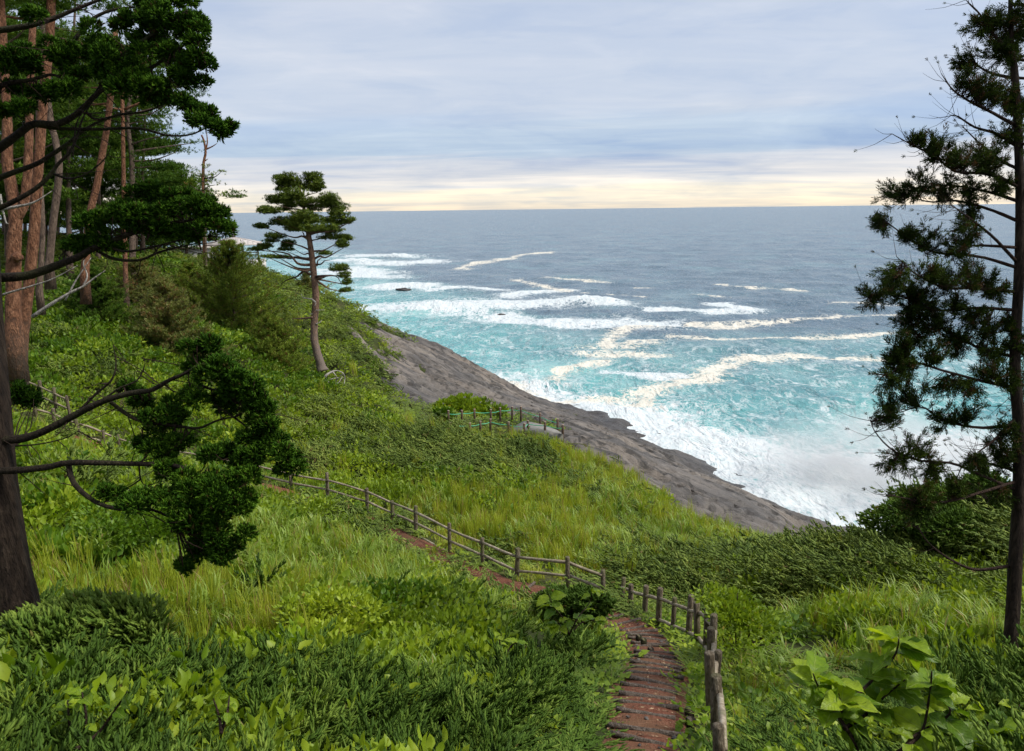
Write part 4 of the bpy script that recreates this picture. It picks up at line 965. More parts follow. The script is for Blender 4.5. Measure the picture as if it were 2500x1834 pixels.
GL = {'juniper': ('juniper_ground_cover', 'dark green feathery creeping juniper covering the foreground bank', M_JUN),
      'wind': ('windswept_juniper_cover', 'blue green windswept juniper mat over the coastal slopes', M_JUNB),
      'leafy': ('leafy_ground_cover', 'bright yellow green small leaved shrub cover across the hillside', M_LEAF),
      'deep': ('shade_leaf_cover', 'deep green leafy undergrowth in the shade of the pines', M_DEEP),
      'coarse': ('coarse_leaf_cover', 'scattered larger light green leaves poking through the juniper', M_BIG),
      'reed': ('reed_grass', 'tall bright green reed grass with drooping tips', M_GRASS),
      'thin': ('dry_tipped_grass', 'thin yellow green grass with brown stems above the rocks', M_YGRASS),
      'soft': ('soft_grass', 'low arching soft grass along the path edges', M_GRASS)}
for kname, (oname, lab, mat) in GL.items():
    m = kindof == kname; n = int(m.sum())
    if not n: continue
    P = np.stack([gp[m, 0], gp[m, 1], gzz[m]], -1)
    sc = gp[m, 2]
    grassy = kname in ('reed', 'thin', 'soft')
    # small clumps near, broader ones far; heights never grow past the plant's own size
    hs = np.clip(sc, 0.75, 1.35) if grassy else np.clip(0.35+0.65*sc, 0.8, 1.35)
    hs = hs*(0.72+0.55*RNG.random(n))*(0.75+0.5*fbm(P[:, 0], P[:, 1], 3.5, 150)); ws = sc*(0.8+0.4*RNG.random(n))
    if grassy: ws = np.clip(ws, 0.8, 2.2)
    near = np.hypot(P[:, 0], P[:, 1]) < 4.2; hs = np.where(near, hs*0.7, hs)
    pd_ = gpd[m]; hs = np.where(pd_ < 1.1, hs*0.65, hs)
    rp = np.minimum(seg_dist(P[:, 0], P[:, 1], ROPE_A), seg_dist(P[:, 0], P[:, 1], ROPE_B)); hs = np.where(rp < 5.0, hs*0.24, hs)
    fb = seg_dist(P[:, 0], P[:, 1], FENCE_B); hs = np.where(fb < 1.3, hs*0.5, hs)
    fl = seg_dist(P[:, 0], P[:, 1], FENCE_A); hs = np.where(fl < 2.0, hs*0.42, hs)
    if kname == 'thin': hs = np.where(RNG.random(n) < 0.06, hs*1.35, hs)
    mound = (fbm(P[:, 0], P[:, 1], 1.5, 160, 3)-0.5)
    if not grassy: P[:, 2] += np.clip(mound*1.3*np.where(sc > 2, 0.5, np.clip(sc, 0.8, 1.6)), -0.35, 0.5)*np.clip((np.minimum(np.minimum(pd_-0.4, rp-0.5), fl))/1.2, 0, 1)
    else: hs = hs*(1+mound)
    P[:, 2] -= 0.03
    E = np.stack([RNG.normal(0, 0.12, n), RNG.normal(0, 0.12, n), RNG.random(n)*6.283 if kname != 'wind' else RNG.normal(0, 0.5, n)], -1)
    coll = make_coll(oname, kname, mat)
    gn_scatter(oname, coll, lab, P, E, np.stack([ws, ws, hs], -1), RNG.integers(0, 5, n))
#__PART5__
# ------------------------------------------------------------------ trees
def px_r(px, d): return px*d/F
def branch_tube(P, r0, r1, sides=6, n=None, lump=0.08):
    P = np.asarray(P, float); n = n or max(5, 3*len(P)); Q = catmull(P, n); t = np.linspace(0, 1, n)
    return tube(Q, r0*(1-t)**0.9+r1*(1-(1-t)**0.9), sides, lump)
def ball_points(n, rng, lo=0.45):
    d = rng.normal(size=(n, 3)); d /= np.linalg.norm(d, axis=1)[:, None]
    return d*(lo+(1-lo)*rng.random(n)[:, None]**0.6)
def tufts(mb, P, D, n_needles, ln, wd, rng, S=None, lean=0.35, L=0.03, plump=0.0):
    for v in range(3):
        m = slice(v, None, 3)
        if len(P[m]) == 0: continue
        tV, tF = T_shoot(L, plump, rng, 4, 2, n_needles, ln) if plump else T_sprig(L, n_needles, ln, wd, rng, lean)
        k = len(P[m]); s_ = (0.75+0.5*rng.random(k)) if S is None else S[m]
        mb.add(*inst(tV, tF, P[m], frames(D[m], rng=rng), s_))

# --- the dark cedar whose boughs reach in from the left
Z1 = lambda x, y: (x/2.36, y/2.36)
Z2 = lambda x, y: (x/2.065, 600+y/2.065)
def cedar():
    rng = np.random.default_rng(21); D0 = 8.0
    base = W(48, 1535, D0)
    root = empty('cedar_tree', base, 'near dark cedar with shaggy trunk and mossy boughs reaching over the bank', 'tree')
    T = Ws([(50,1560,D0),(46,1500,D0),(25,1400,D0),(0,1220,D0),(-18,1000,D0),(-32,800,D0),(-45,500,D0),(-55,150,D0),(-60,-250,D0),(-65,-600,D0)])
    n = 60; Q = catmull(T, n); R = np.interp(np.linspace(0, 1, n), [0, 0.07, 0.2, 0.5, 1], [0.27, 0.205, 0.19, 0.165, 0.09])
    V, Fc = tube(Q, R, 40)
    # fluted stringy bark
    a = np.tile(np.arange(40), n); ring = np.repeat(np.arange(n), 40)
    k = 1+0.07*(vnoise(a*1.0+ring*0.05, ring*0.06, 1.3, 5)-0.5)*2+0.05*(vnoise(a*1.0, ring*0.15, 0.6, 9)-0.5)*2
    C = np.repeat(Q, 40, 0); V[:-2] = C+(V[:-2]-C)*k[:, None]
    MB().add(V, Fc).build('trunk', M_BARKC, root)
    bl = []
    def br(pts, r0, r1, dz=0.0, z=Z2, dend=None):
        dend = dz if dend is None else dend
        P = [W(*z(x, y), D0+dz+(dend-dz)*i/(len(pts)-1)) for i, (x, y) in enumerate(pts)]
        MB().add(*branch_tube(P, r0, r1, 9)).build('branch', M_BARKM, root); bl.append(catmull(np.array(P), 30))
    br([(-40,990),(0,980),(100,975),(200,945),(330,880),(450,815),(560,770),(680,740),(760,730),(850,680),(930,645),(1000,600)], .050, .012, 0, Z2, -0.5)
    br([(560,790),(640,850),(720,885),(900,910),(1000,920),(1100,880),(1200,860)], .022, .007, -0.2, Z2, -0.5)
    br([(400,835),(480,750),(560,680),(585,600),(570,500)], .017, .004, -0.1)
    br([(500,790),(600,720),(690,680),(730,600),(720,560)], .012, .003, -0.15)
    br([(1080,800),(1200,880),(1250,930),(1240,1000),(1170,1070)], .012, .004, -0.45)
    br([(1000,700),(1150,760),(1290,860),(1380,960),(1470,1100)], .014, .004, -0.4)
    br([(-40,1137),(0,1135),(120,1130),(250,1115),(340,1095),(500,1095),(700,1100),(850,1105),(930,1125),(1020,1180),(1090,1260)], .040, .012, -0.1, Z2, -0.7)
    br([(345,1100),(360,1170),(400,1230),(480,1290),(560,1320),(640,1330),(760,1330),(880,1380)], .030, .010, -0.3, Z2, -0.8)
    br([(700,1100),(710,1180),(740,1220)], .010, .003, -0.4)
    br([(70,1010),(200,1000),(330,970),(400,930)], .010, .003, 0.1)
    br([(-60,1610),(0,1600),(150,1590),(300,1540),(450,1480),(540,1430),(640,1390),(800,1330),(950,1290),(1100,1270)], .055, .014, 0.3, Z1, 0.0)
    br([(540,1430),(650,1490),(800,1500),(900,1460),(1000,1430),(1150,1400)], .020, .006, 0.2, Z1)
    br([(600,1410),(720,1450),(900,1420),(1050,1380),(1200,1360)], .016, .005, 0.1, Z1)
    br([(-60,890),(0,850),(100,780),(190,715),(330,715),(450,650),(540,560),(600,510),(700,450),(800,420)], .050, .014, 0.4, Z1, 0.0)
    br([(190,720),(330,740),(560,745),(800,740),(960,780),(1100,775),(1220,720)], .022, .006, 0.3, Z1)
    br([(500,650),(560,690),(700,660),(850,640),(980,580)], .016, .006, 0.2, Z1)
    br([(-40,1040),(60,1000),(200,950),(300,890),(400,820),(500,740),(600,690),(760,640)], .034, .008, 0.5, Z1)
    br([(-40,1215),(100,1150),(200,1090),(280,1020),(330,950),(400,880),(440,800),(470,700),(520,600)], .028, .007, 0.2, Z1)
    br([(300,1000),(400,1030),(500,1000),(600,920),(640,850)], .014, .004, 0.3, Z1)
    br([(-40,180),(100,160),(200,140),(300,110),(420,60),(520,20),(640,-30)], .036, .014, 0.6, Z1)
    br([(560,540),(660,380),(760,280),(880,200),(1000,120),(1080,60)], .030, .008, 0.2, Z1, -0.3)
    br([(700,440),(850,400),(960,330),(1060,260),(1140,240)], .022, .006, 0.0, Z1, -0.3)
    br([(-50,520),(50,480),(180,460),(300,430),(380,470)], .030, .008, 0.1, Z1)
    br([(0,340),(120,330),(260,310),(400,300)], .024, .007, 0.2, Z1)
    br([(420,900),(430,780),(445,700),(480,640)], .010, .004, 0.1, Z1)
    br([(430,230),(520,120),(640,60),(800,40),(960,40)], .022, .006, 0.3, Z1)
    # dead bare limbs
    for pts, r0, z in [([(-30,1212),(100,1190),(200,1165),(300,1100)], .020, Z1), ([(165,360),(250,300),(350,240),(420,205),(480,160),(530,125)], .022, Z2), ([(330,275),(380,180),(420,120),(460,60)], .010, Z2),
                       ([(420,205),(440,150),(420,90),(440,40)], .010, Z2), ([(0,250),(120,215),(260,170),(390,100)], .012, Z2), ([(0,1120),(30,1270),(50,1290)], .012, Z1)]:
        P = [W(*z(x, y), D0+1.5) for x, y in pts]; MB().add(*branch_tube(P, r0*1.2, 0.004, 7)).build('dead_branch', M_DEAD, root)
    blobs = [(*Z2(x, y), r/2.065, dz) for x, y, r, dz in [
      (1030,500,85,-.4),(1100,620,120,-.5),(1200,720,110,-.5),(1150,810,110,-.3),(1290,720,95,-.6),(870,800,105,-.2),(840,880,80,-.2),(1330,810,85,-.5),(1000,600,70,-.4),(720,790,50,-.2),(650,720,45,0),(1200,640,70,-.6),(1330,900,60,-.5),
      (1380,1000,100,-.5),(1450,1080,75,-.5),(1310,950,65,-.5),(1100,1080,90,-.6),(740,1280,90,-.7),(950,1200,110,-.7),(1060,1230,125,-.8),(1200,1190,100,-.7),(1130,1330,110,-.8),(980,1400,120,-.8),(1080,1480,115,-.8),(1140,1530,75,-.7),(1010,1550,75,-.7),(930,1620,38,-.7),
      (820,1020,85,-.3),(900,990,65,-.3),(560,1240,50,-.4),(720,1000,45,-.2),(850,1130,50,-.5),(1230,1290,70,-.7),(880,1300,80,-.8),(1050,1360,100,-.8),(1250,1100,70,-.6),(120,780,90,.6),(60,740,70,.5)]]
    blobs += [(*Z1(x, y), r/2.36, dz) for x, y, r, dz in [
      (560,1270,85,.1),(700,1260,105,.0),(860,1220,115,0),(1000,1200,120,0),(1130,1220,115,-.1),(1240,1240,85,-.1),(1255,1320,75,-.1),(850,1110,85,.1),(480,1400,85,.3),(390,1400,55,.3),(620,1390,95,.2),(1100,1330,90,.1),(950,1330,95,.1),(780,1340,90,.1),(700,1180,50,.1),(1000,1130,60,0),(1180,1160,60,0),
      (960,80,130,.0),(1060,170,125,-.1),(1150,250,110,-.2),(1175,360,85,-.2),(1080,450,80,-.1),(850,60,100,.1),(640,330,120,0),(760,370,125,-.1),(700,480,130,-.1),(840,470,105,-.1),(960,550,95,-.1),(1040,600,80,-.1),(370,500,100,0),(300,300,110,.1),(400,330,85,.1),(100,320,100,0),(30,370,85,0),(180,400,75,.1),
      (130,620,85,.1),(560,280,85,.1),(1230,680,95,-.1),(1270,740,65,-.1),(1160,640,50,0),(620,250,95,.1),(780,250,90,.1),(200,70,65,.2),(900,160,110,0),(1000,300,90,-.1),(1120,120,70,-.1),(900,280,80,0),(60,500,70,.2),(460,420,70,.1),(240,560,60,.2),(980,20,110,.1),(760,130,80,.2),(1050,380,70,-.1),(560,420,80,0),(880,560,70,0),(30,640,60,.2)]]
    allb = np.concatenate(bl); mb = MB(); tw = MB()
    for px, py, r, dz in blobs:
        c = W(px, py, D0+dz); R_ = px_r(r, D0)*0.86
        # three or four lobes per blob give the cauliflower outline
        for q in range(4):
            off = rng.normal(0, 0.5, 3)*R_; rad = R_*(0.36+0.22*rng.random()); n = int(80+330*rad/0.2*0.5)
            U = ball_points(n, rng, 0.55); U[:, 2] = U[:, 2]*0.85+0.1
            P = c+off*[1, 1, 0.6]+U*rad*[1, 1, 0.8]
            Dr = U*0.9+[0, 0, 0.45]+rng.normal(0, 0.3, U.shape)
            tufts(mb, P, Dr, 6, 0.026, 0.012, rng, None, 1.35, 0.070, 0.0088)
        for q in range(4):
            e = c+rng.normal(0, 0.45, 3)*R_; dd_ = np.linalg.norm(allb-e, axis=1); s_ = allb[np.argmin(dd_)]
            mid = (s_+e)/2+rng.normal(0, 0.04, 3)-[0, 0, 0.05]
            tw.add(*branch_tube([s_, mid, e], 0.009, 0.003, 4, 5, 0))
    # bare hanging twigs under the boughs
    for _ in range(150):
        s_ = allb[rng.integers(len(allb))]; v = np.array([rng.normal(0.18, 0.25), rng.normal(0, 0.2), rng.normal(-0.06, 0.16)])
        tw.add(*branch_tube([s_, s_+v*0.5+rng.normal(0, 0.04, 3), s_+v], 0.006, 0.0015, 4, 5, 0))
    tag(mb.build('crown', M_CEDAR, root, False), kind='stuff'); tag(tw.build('twigs', M_TWIG, root), kind='stuff')
cedar()

# --- the dark fir on the right edge
Z4 = lambda x, y: (1900+x/1.835, y/1.835)
Z5 = lambda x, y: (1900+x/1.598, 800+y/1.598)
def right_tree():
    rng = np.random.default_rng(33); D0 = 9.6
    root = empty('fir_tree', W(2466, 1620, D0), 'slim dark fir with thin bare twigs and one straight trunk beside the slope', 'tree')
    T = Ws([(2464,1650,D0),(2466,1600,D0),(2476,1426,D0),(2488,1207,D0),(2488,1050,D0),(2478,880,D0),(2491,600,D0),(2488,381,D0),(2478,190,D0),(2469,109,D0),(2467,0,D0),(2470,-150,D0),(2472,-330,D0)])
    n = 70; Q = catmull(T, n); R = np.interp(np.linspace(0, 1, n), [0, 0.05, 0.3, 0.6, 1], [0.115, 0.088, 0.072, 0.05, 0.008])
    MB().add(*tube(Q, R, 16, 0.05)).build('trunk', M_BARKC, root)
    brs = [(Z4, 0.0, [(1045,230),(960,150),(900,60),(840,0)]), (Z4, .3, [(1050,350),(960,330),(890,290),(860,230)]), (Z4, -.3, [(1060,560),(950,500),(850,450),(780,400),(730,330)]), (Z4, .2, [(1075,660),(980,600),(880,570),(800,520),(765,520)]),
      (Z4, -.2, [(1080,840),(950,780),(800,770),(700,700),(600,650),(510,600)]), (Z4, .3, [(1070,990),(950,940),(800,900),(680,905),(590,880)]), (Z4, -.1, [(1075,1110),(900,1100),(830,1110)]), (Z4, .1, [(1070,1200),(900,1150),(700,1130),(560,1050),(430,950)]),
      (Z4, -.3, [(1070,1310),(900,1290),(750,1290),(620,1230),(530,1150)]), (Z4, 0, [(1060,1390),(900,1380),(700,1390),(560,1330),(480,1320),(350,1340)]), (Z4, .2, [(1060,1600),(900,1560),(760,1480),(640,1450),(600,1480)]),
      (Z5, -.2, [(910,230),(800,210),(650,170),(500,130),(440,180),(370,180)]), (Z5, .2, [(920,380),(780,390),(640,360),(560,310),(450,340)]), (Z5, 0, [(920,630),(800,580),(680,530),(560,520),(450,480),(380,410),(355,350)]),
      (Z5, -.3, [(930,600),(800,640),(650,680),(520,670),(420,650)]), (Z5, .1, [(900,930),(780,945),(700,920),(620,870),(570,820),(545,770)]), (Z5, .2, [(930,560),(860,540),(740,520),(690,600)]), (Z5, -.1, [(930,350),(840,440),(760,500)]),
      (Z4, .3, [(1080,760),(1000,720),(900,640),(820,560)]), (Z4, .2, [(1070,900),(940,860),(760,830),(640,840)]), (Z4, -.2, [(1075,1180),(960,1060),(860,980),(790,930)]), (Z5, .3, [(925,690),(880,650),(820,670),(780,640)])]
    bl = []
    for z, dz, pts in brs:
        P = [W(*z(x, y), D0+dz*i/(len(pts)-1)*2.0) for i, (x, y) in enumerate(pts)]
        MB().add(*branch_tube(P, 0.023, 0.004, 7)).build('branch', M_TWIG, root); bl.append(catmull(np.array(P), 26))
    # boughs on the far side of the trunk, beyond the picture's edge
    for k in range(16):
        h = 0.32+0.62*k/16; i = int(h*n); s_ = Q[i]; a = rng.uniform(-1.2, 1.2); L = 2.3*(1.08-h)+0.3
        e = s_+np.array([math.cos(a)*L, math.sin(a)*L, rng.uniform(-0.1, 0.4)])
        P = [s_, (s_+e)/2-[0, 0, 0.08], e]; MB().add(*branch_tube(P, 0.020, 0.004, 6)).build('branch', M_TWIG, root); bl.append(catmull(np.array(P), 26))
    allb = np.concatenate(bl)
    blobs = [(*Z4(x, y), r/1.835) for x, y, r in [(960,110,65),(910,110,50),(1040,80,85),(1080,160,70),(900,240,55),(1000,240,70),(760,370,50),(850,390,60),(920,400,60),(1000,430,45),(1080,470,70),(700,690,75),(800,700,95),(900,700,85),(980,710,75),(700,820,85),(620,860,65),(800,850,85),(650,640,55),(1040,600,65),(900,860,70),(980,830,60),(560,630,30),
      (500,1000,45),(600,1040,65),(700,1060,75),(790,1030,65),(760,1100,55),(600,1190,55),(700,1230,65),(800,1220,70),(900,1260,65),(960,1300,50),(430,1220,75),(420,1320,65),(500,1280,55),(620,1340,95),(580,1440,75),(660,1420,80),(620,1300,60),(760,1470,65),(850,1490,65),(950,1480,65),(700,1530,65),(510,1590,55),(490,1500,45),(1040,1450,60),(880,1420,60),(780,1360,50),(1070,1540,60),(920,960,35),(660,1560,55),(820,1570,60),(970,1570,60)]]
    blobs += [(*Z5(x, y), r/1.598) for x, y, r in [(450,80,50),(440,130,45),(390,185,42),(570,250,85),(640,230,55),(480,310,50),(440,340,38),(680,380,45),(750,330,50),(530,460,65),(600,560,60),(490,600,42),(450,540,50),(735,510,38),(830,540,34),(450,660,42),(510,620,42),(870,470,50),(900,520,50),(720,240,45),(880,400,40),(640,590,40),(860,640,40),(800,150,60),(880,180,50)]]
    mb = MB(); tw = MB()
    def twig_with_tufts(s_, e, m, size=1.0):
        mid = (s_+e)/2+rng.normal(0, 0.03, 3)-[0, 0, 0.03]; C = catmull(np.array([s_, mid, e]), 8)
        tw.add(*tube(C, np.linspace(0.0055, 0.0018, 8), 4))
        t = 0.30+0.70*rng.random(m); idx = np.minimum((t*7).astype(int), 6); P = C[idx]+(C[idx+1]-C[idx])*rng.random(m)[:, None]+rng.normal(0, 0.012, (m, 3))
        dv = (e-s_)/(np.linalg.norm(e-s_)+1e-6); Dr = dv*1.1+rng.normal(0, 0.45, (m, 3))+[0, 0, 0.25]
        tufts(mb, P, Dr, 8, 0.066*size, 0.0095*size, rng, None, 0.95, 0.085)
    for px, py, r in blobs:
        R_ = px_r(r, D0); c0 = W(px, py, D0); k = np.argmin(np.linalg.norm((allb-c0)*[1, 0.3, 1], axis=1)); c = c0+np.array([0, (allb[k]-c0)[1], 0])
        for q in range(int(9+16*R_/0.2)):
            e = c+ball_points(1, rng, 0.2)[0]*R_*[1.22, 1.4, 1.05]; o = e+(c-e)*rng.uniform(0.8, 1.6)+rng.normal(0, 0.05, 3)
            j = np.argmin(np.linalg.norm(allb-o, axis=1)); s_ = allb[j]
            if np.linalg.norm(s_-e) > 0.75: s_ = e+(s_-e)*0.75/np.linalg.norm(s_-e)
            twig_with_tufts(s_, e, 8)
    for b in bl[len(brs):]:
        for q in range(26):
            i = rng.integers(6, 26); e = b[i]+rng.normal(0, 0.2, 3); twig_with_tufts(b[max(0, i-3)], e, 8)
    # fine bare twigs at the bough tips
    for b in bl:
        for q in range(14):
            i = rng.integers(8, 26); L = 0.15+0.35*rng.random(); v = np.array([-0.6+rng.normal(0, 0.4), rng.normal(0, 0.4), 0.35+rng.normal(0, 0.4)]); v *= L/np.linalg.norm(v)
            e = b[i]+v; tw.add(*branch_tube([b[i], b[i]+v*0.5+[0, 0, -0.03], e], 0.004, 0.0012, 4, 5, 0))
            if rng.random() < 0.6: P = np.repeat(e[None], 2, 0); tufts(mb, P, np.repeat(v[None], 2, 0)+rng.normal(0, 0.02, (2, 3)), 8, 0.045, 0.006, rng, None, 0.9, 0.04)
    tag(mb.build('crown', M_RIGHT, root, False), kind='stuff'); tag(tw.build('twigs', M_TWIG, root), kind='stuff')
right_tree()

# --- generic pine crown made of flat pads
def pad(mb, c, rx, ry, rz, n, rng, ln, wd, nn=6):
    U = ball_points(n, rng, 0.3); U[:, 2] += 0.35*(U[:, 0]**2+U[:, 1]**2)-0.1; U[:, 2] = np.where(U[:, 2] < 0, U[:, 2]*0.35, U[:, 2])
    edge = 1+0.25*np.sin(np.arctan2(U[:, 1], U[:, 0])*5+rng.random()*6)
    P = np.asarray(c)+U*np.array([rx, ry, rz])*np.stack([edge, edge, np.ones(n)], -1)
    D = U*[0.7, 0.7, 0.2]+[0, 0, 0.75]+rng.normal(0, 0.25, U.shape)
    tufts(mb, P, D, nn, ln, wd, rng, None, 0.7, ln*0.5)

def lone_pine():
    rng = np.random.default_rng(44); D0 = 54.0; Z3 = lambda x, y: (500+x/2.36, 400+y/2.36)
    root = empty('lone_pine', W(*Z3(672, 1175), D0), 'solitary red pine with flat layered crown standing above the rock slope', 'tree')
    T = Ws([(*Z3(x, y), D0) for x, y in [(678,1195),(665,1150),(645,1080),(630,1000),(632,900),(640,780),(630,650),(615,520),(600,420),(590,360),(575,280),(560,200),(545,130)]])
    n = 60; Q = catmull(T, n); R = np.interp(np.linspace(0, 1, n), [0, .05, .2, .5, .7, 1], [.46, .33, .27, .23, .17, .05])
    MB().add(*tube(Q, R, 14, 0.06)).build('trunk', M_BARKP, root)
    pads = [(430,85,40,18),(500,105,90,34),(450,150,70,30),(585,120,85,40),(650,155,55,35),(540,200,130,40),(680,220,95,45),(410,225,85,24),(750,285,85,38),(395,295,75,26),(560,300,130,38),(345,362,55,14),(470,350,110,24),(660,350,110,32),(800,345,45,20),(700,400,120,30),(560,385,90,24),(800,430,50,18),(400,432,75,18),(340,478,65,16),(505,478,55,24),(470,500,40,14),(800,478,48,20),(690,522,40,16),(430,540,80,9),(370,540,45,8),(780,635,55,30),(820,690,28,28),(810,735,38,18),(300,495,40,10),(840,330,25,14),(610,255,80,26),(480,255,50,18),(735,345,50,18)]
    mb = MB(); 
    for x, y, rx, ry in pads:
        dz = rng.normal(0, 1.1); c = W(*Z3(x, y), D0+dz); s_ = D0/F/2.36
        for q in range(3 if rx > 45 else 1):
            o_ = np.array([rng.uniform(-0.55, 0.55)*rx, rng.uniform(-0.5, 0.5)*rx, rng.normal(0, 0.55)*ry])*s_ if rx > 45 else np.zeros(3)
            k_ = 0.62 if rx > 45 else 1.0
            pad(mb, c+o_, rx*s_*k_, max(rx*0.75, 40)*s_*k_, ry*s_*1.05, int((80+rx*ry*0.12)*k_*0.75), rng, 0.22, 0.040)
        # limb from the trunk to the pad
        yy = min(max(y+abs(x-590)*0.22+25, 180), 660); i = int(np.argmin(np.abs(Q[:, 2]-W(*Z3(590, yy), D0)[2]))); a = Q[i]; e = c-[0, 0, ry*s_*0.3]
        if y in (635,690,735): a = Q[int(np.argmin(np.abs(Q[:, 2]-W(*Z3(630, 650), D0)[2])))]
        L = np.linalg.norm(e-a); mid = (a+e)/2+np.array([0, 0, -0.06*L])+rng.normal(0, 0.05*L, 3)
        MB().add(*branch_tube([a, a+(mid-a)*0.5+rng.normal(0, 0.04*L, 3), mid, e], min(0.13, 0.03+0.022*L), 0.02, 6, 12)).build('branch', M_BARKP, root)
    for pts, r0, mt in [([(625,885),(580,890),(530,893),(500,892)], .10, M_BARKP), ([(610,640),(570,620),(530,650),(480,668),(440,690)], .09, M_TWIG), ([(640,800),(615,780),(580,775),(565,770),(555,750)], .07, M_DEAD), ([(635,820),(640,800),(625,785)], .07, M_DEAD),
                    ([(640,580),(670,578),(690,560),(720,555)], .07, M_TWIG), ([(632,845),(690,842)], .04, M_DEAD), ([(640,925),(665,912),(675,900)], .05, M_DEAD), ([(630,865),(600,868)], .05, M_DEAD), ([(628,1010),(612,1015)], .07, M_DEAD), ([(640,650),(700,645),(760,650),(790,700)], .09, M_TWIG)]:
        MB().add(*branch_tube(Ws([(*Z3(x, y), D0-0.2) for x, y in pts]), r0, 0.015, 6)).build('dead_branch' if mt is M_DEAD else 'branch', mt, root)
    tag(mb.build('crown', M_PINE, root, False), kind='stuff')
lone_pine()

# --- tall red pines of the wood
def forest_pine(label, trunk, d, r0, r1, mat, pads, npad, rng, top=None, limbs=True, group=None, name='red_pine', fmat=None, ln=0.24, dens=1.0):
    """trunk: pixel polyline from base to the top; pads: (px, py, rx, ry) in pixels"""
    T = Ws([(x, y, d) for x, y in trunk]); b = T[0].copy()
    root = empty(name, b, label, 'tree', group)
    n = 40; Q = catmull(T, n); t = np.linspace(0, 1, n); R = (r0*(1-t)+r1*t)*(1+0.5*np.exp(-t*30))
    Q[0, 2] -= 1.0
    MB().add(*tube(Q, R, 12, 0.06)).build('trunk', mat, root)
    mb = MB(); s_ = d/F
    for px, py, rx, ry in pads:
        c = W(px, py, d+rng.normal(0, 1.2)); pad(mb, c, rx*s_, rx*s_*0.9, ry*s_, int(dens*npad*(0.5+rx*ry/1600)), rng, ln, ln*0.2, 5)
        if limbs:
            i = int(np.argmin(np.abs(Q[:, 2]-(c[2]-0.25*abs(c[0]-Q[:, 0]).min()))));  a = Q[max(i, 6)]; L = np.linalg.norm(c-a)
            if L < 9: MB().add(*branch_tube([a, (a+c)/2+rng.normal(0, 0.06*L, 3)-[0, 0, 0.05*L], c], min(0.11, 0.03+0.016*L), 0.02, 6, 9)).build('branch', mat if L > 2 else M_BARKG, root)
    if pads: tag(mb.build('crown', fmat or M_FOREST, root, False), kind='stuff')
    return root, Q
rng = np.random.default_rng(55)
def rpads(n, x0, x1, y0, y1, rx=(45, 90), ry=(12, 24)):
    return [(rng.uniform(x0, x1), rng.uniform(y0, y1), rng.uniform(*rx), rng.uniform(*ry)) for _ in range(n)]
r_, q_ = forest_pine('thick forked red pine trunk with a burl beside the fence turn', [(33,865),(33,700),(34,600),(38,530),(28,460),(18,400),(18,330),(15,250),(0,0),(-20,-300)], 27, .26, .13, M_BARKR, rpads(10, -200, 200, -300, 40, (60, 120), (20, 40)), 70, rng)
MB().add(*branch_tube(Ws([(40,535,27),(58,500,27),(66,440,27),(70,370,27),(72,300,27),(74,200,27),(80,50,27)]), .17, .11, 12, 24)).build('second_stem', M_BARKR, r_)
MB().add(*tube(catmull(Ws([(40,640,26.85),(42,628,26.8),(44,616,26.85)]), 5), [.05, .16, .2, .16, .05], 9, 0.1)).build('burl', M_BARKR, r_)
forest_pine('straight red pine trunk rising beside the forked one, grey bark at its foot', [(45,935),(58,800),(72,680),(84,560),(90,460),(97,360),(102,290),(120,100),(125,0),(130,-300)], 28.5, .21, .15, M_BARKR, rpads(9, -60, 330, -320, 60, (60, 120), (20, 40)), 70, rng)
forest_pine('grey barked pine leaning slightly behind the two red trunks', [(118,660),(122,620),(130,540),(142,450),(144,400),(135,340),(125,300),(110,180),(105,60)], 40, .20, .14, M_BARKG, rpads(7, 20, 260, 20, 200, (40, 80), (14, 26)), 60, rng)
forest_pine('slender grey trunk tucked behind the straight red pine', [(95,720),(100,650),(104,560),(100,470),(95,380),(92,250)], 38, .14, .10, M_BARKG, rpads(4, 20, 170, 150, 280, (40, 70), (12, 22)), 60, rng)
forest_pine('leaning reddish pine trunk above the dark cedar bough', [(205,700),(217,540),(236,455),(248,385),(258,330),(264,290),(275,180),(282,80)], 43, .21, .15, M_BARKR, rpads(9, 120, 420, 40, 260, (45, 85), (14, 26)), 60, rng)
forest_pine('thin straight pine trunk standing alone on the bank under the wood', [(308,735),(306,650),(304,560),(302,460),(301,390),(300,310),(298,200),(296,110)], 50, .16, .11, M_BARKR, rpads(9, 190, 430, 90, 300, (40, 75), (12, 22)), 55, rng)
forest_pine('dark pine with broad flat layers of needles open to the sea', [(322,720),(322,560),(322,400),(315,330),(312,280),(330,150)], 57, .20, .12, M_BARKG, [(410,330,70,16),(430,372,58,13),(375,405,52,18),(380,440,60,22),(455,222,50,10),(480,235,40,7),(440,210,55,14),(360,300,80,18),(470,350,30,7),(400,260,70,16),(340,380,50,14),(330,240,80,20)], 75, rng)
forest_pine('pale thin trunk behind the lone straight pine', [(330,735),(328,650),(327,580),(326,480),(326,380)], 62, .15, .1, M_BARKG, rpads(5, 260, 400, 330, 500, (40, 70), (14, 22)), 60, rng)
rt, qt = forest_pine('bare topped snag of a pine with two stems against the sky', [(505,700),(500,620),(497,520),(496,450),(497,400),(502,372),(498,345),(492,330)], 75, .20, .08, M_BARKR, [], 0, rng)
for pts in [[(500,375),(506,350),(505,330),(503,318)], [(502,365),(518,358),(530,350)], [(497,395),(508,388)], [(496,440),(488,425)]]:
    MB().add(*branch_tube(Ws([(x, y, 75) for x, y in pts]), .09, .02, 6)).build('branch', M_BARKR, rt)
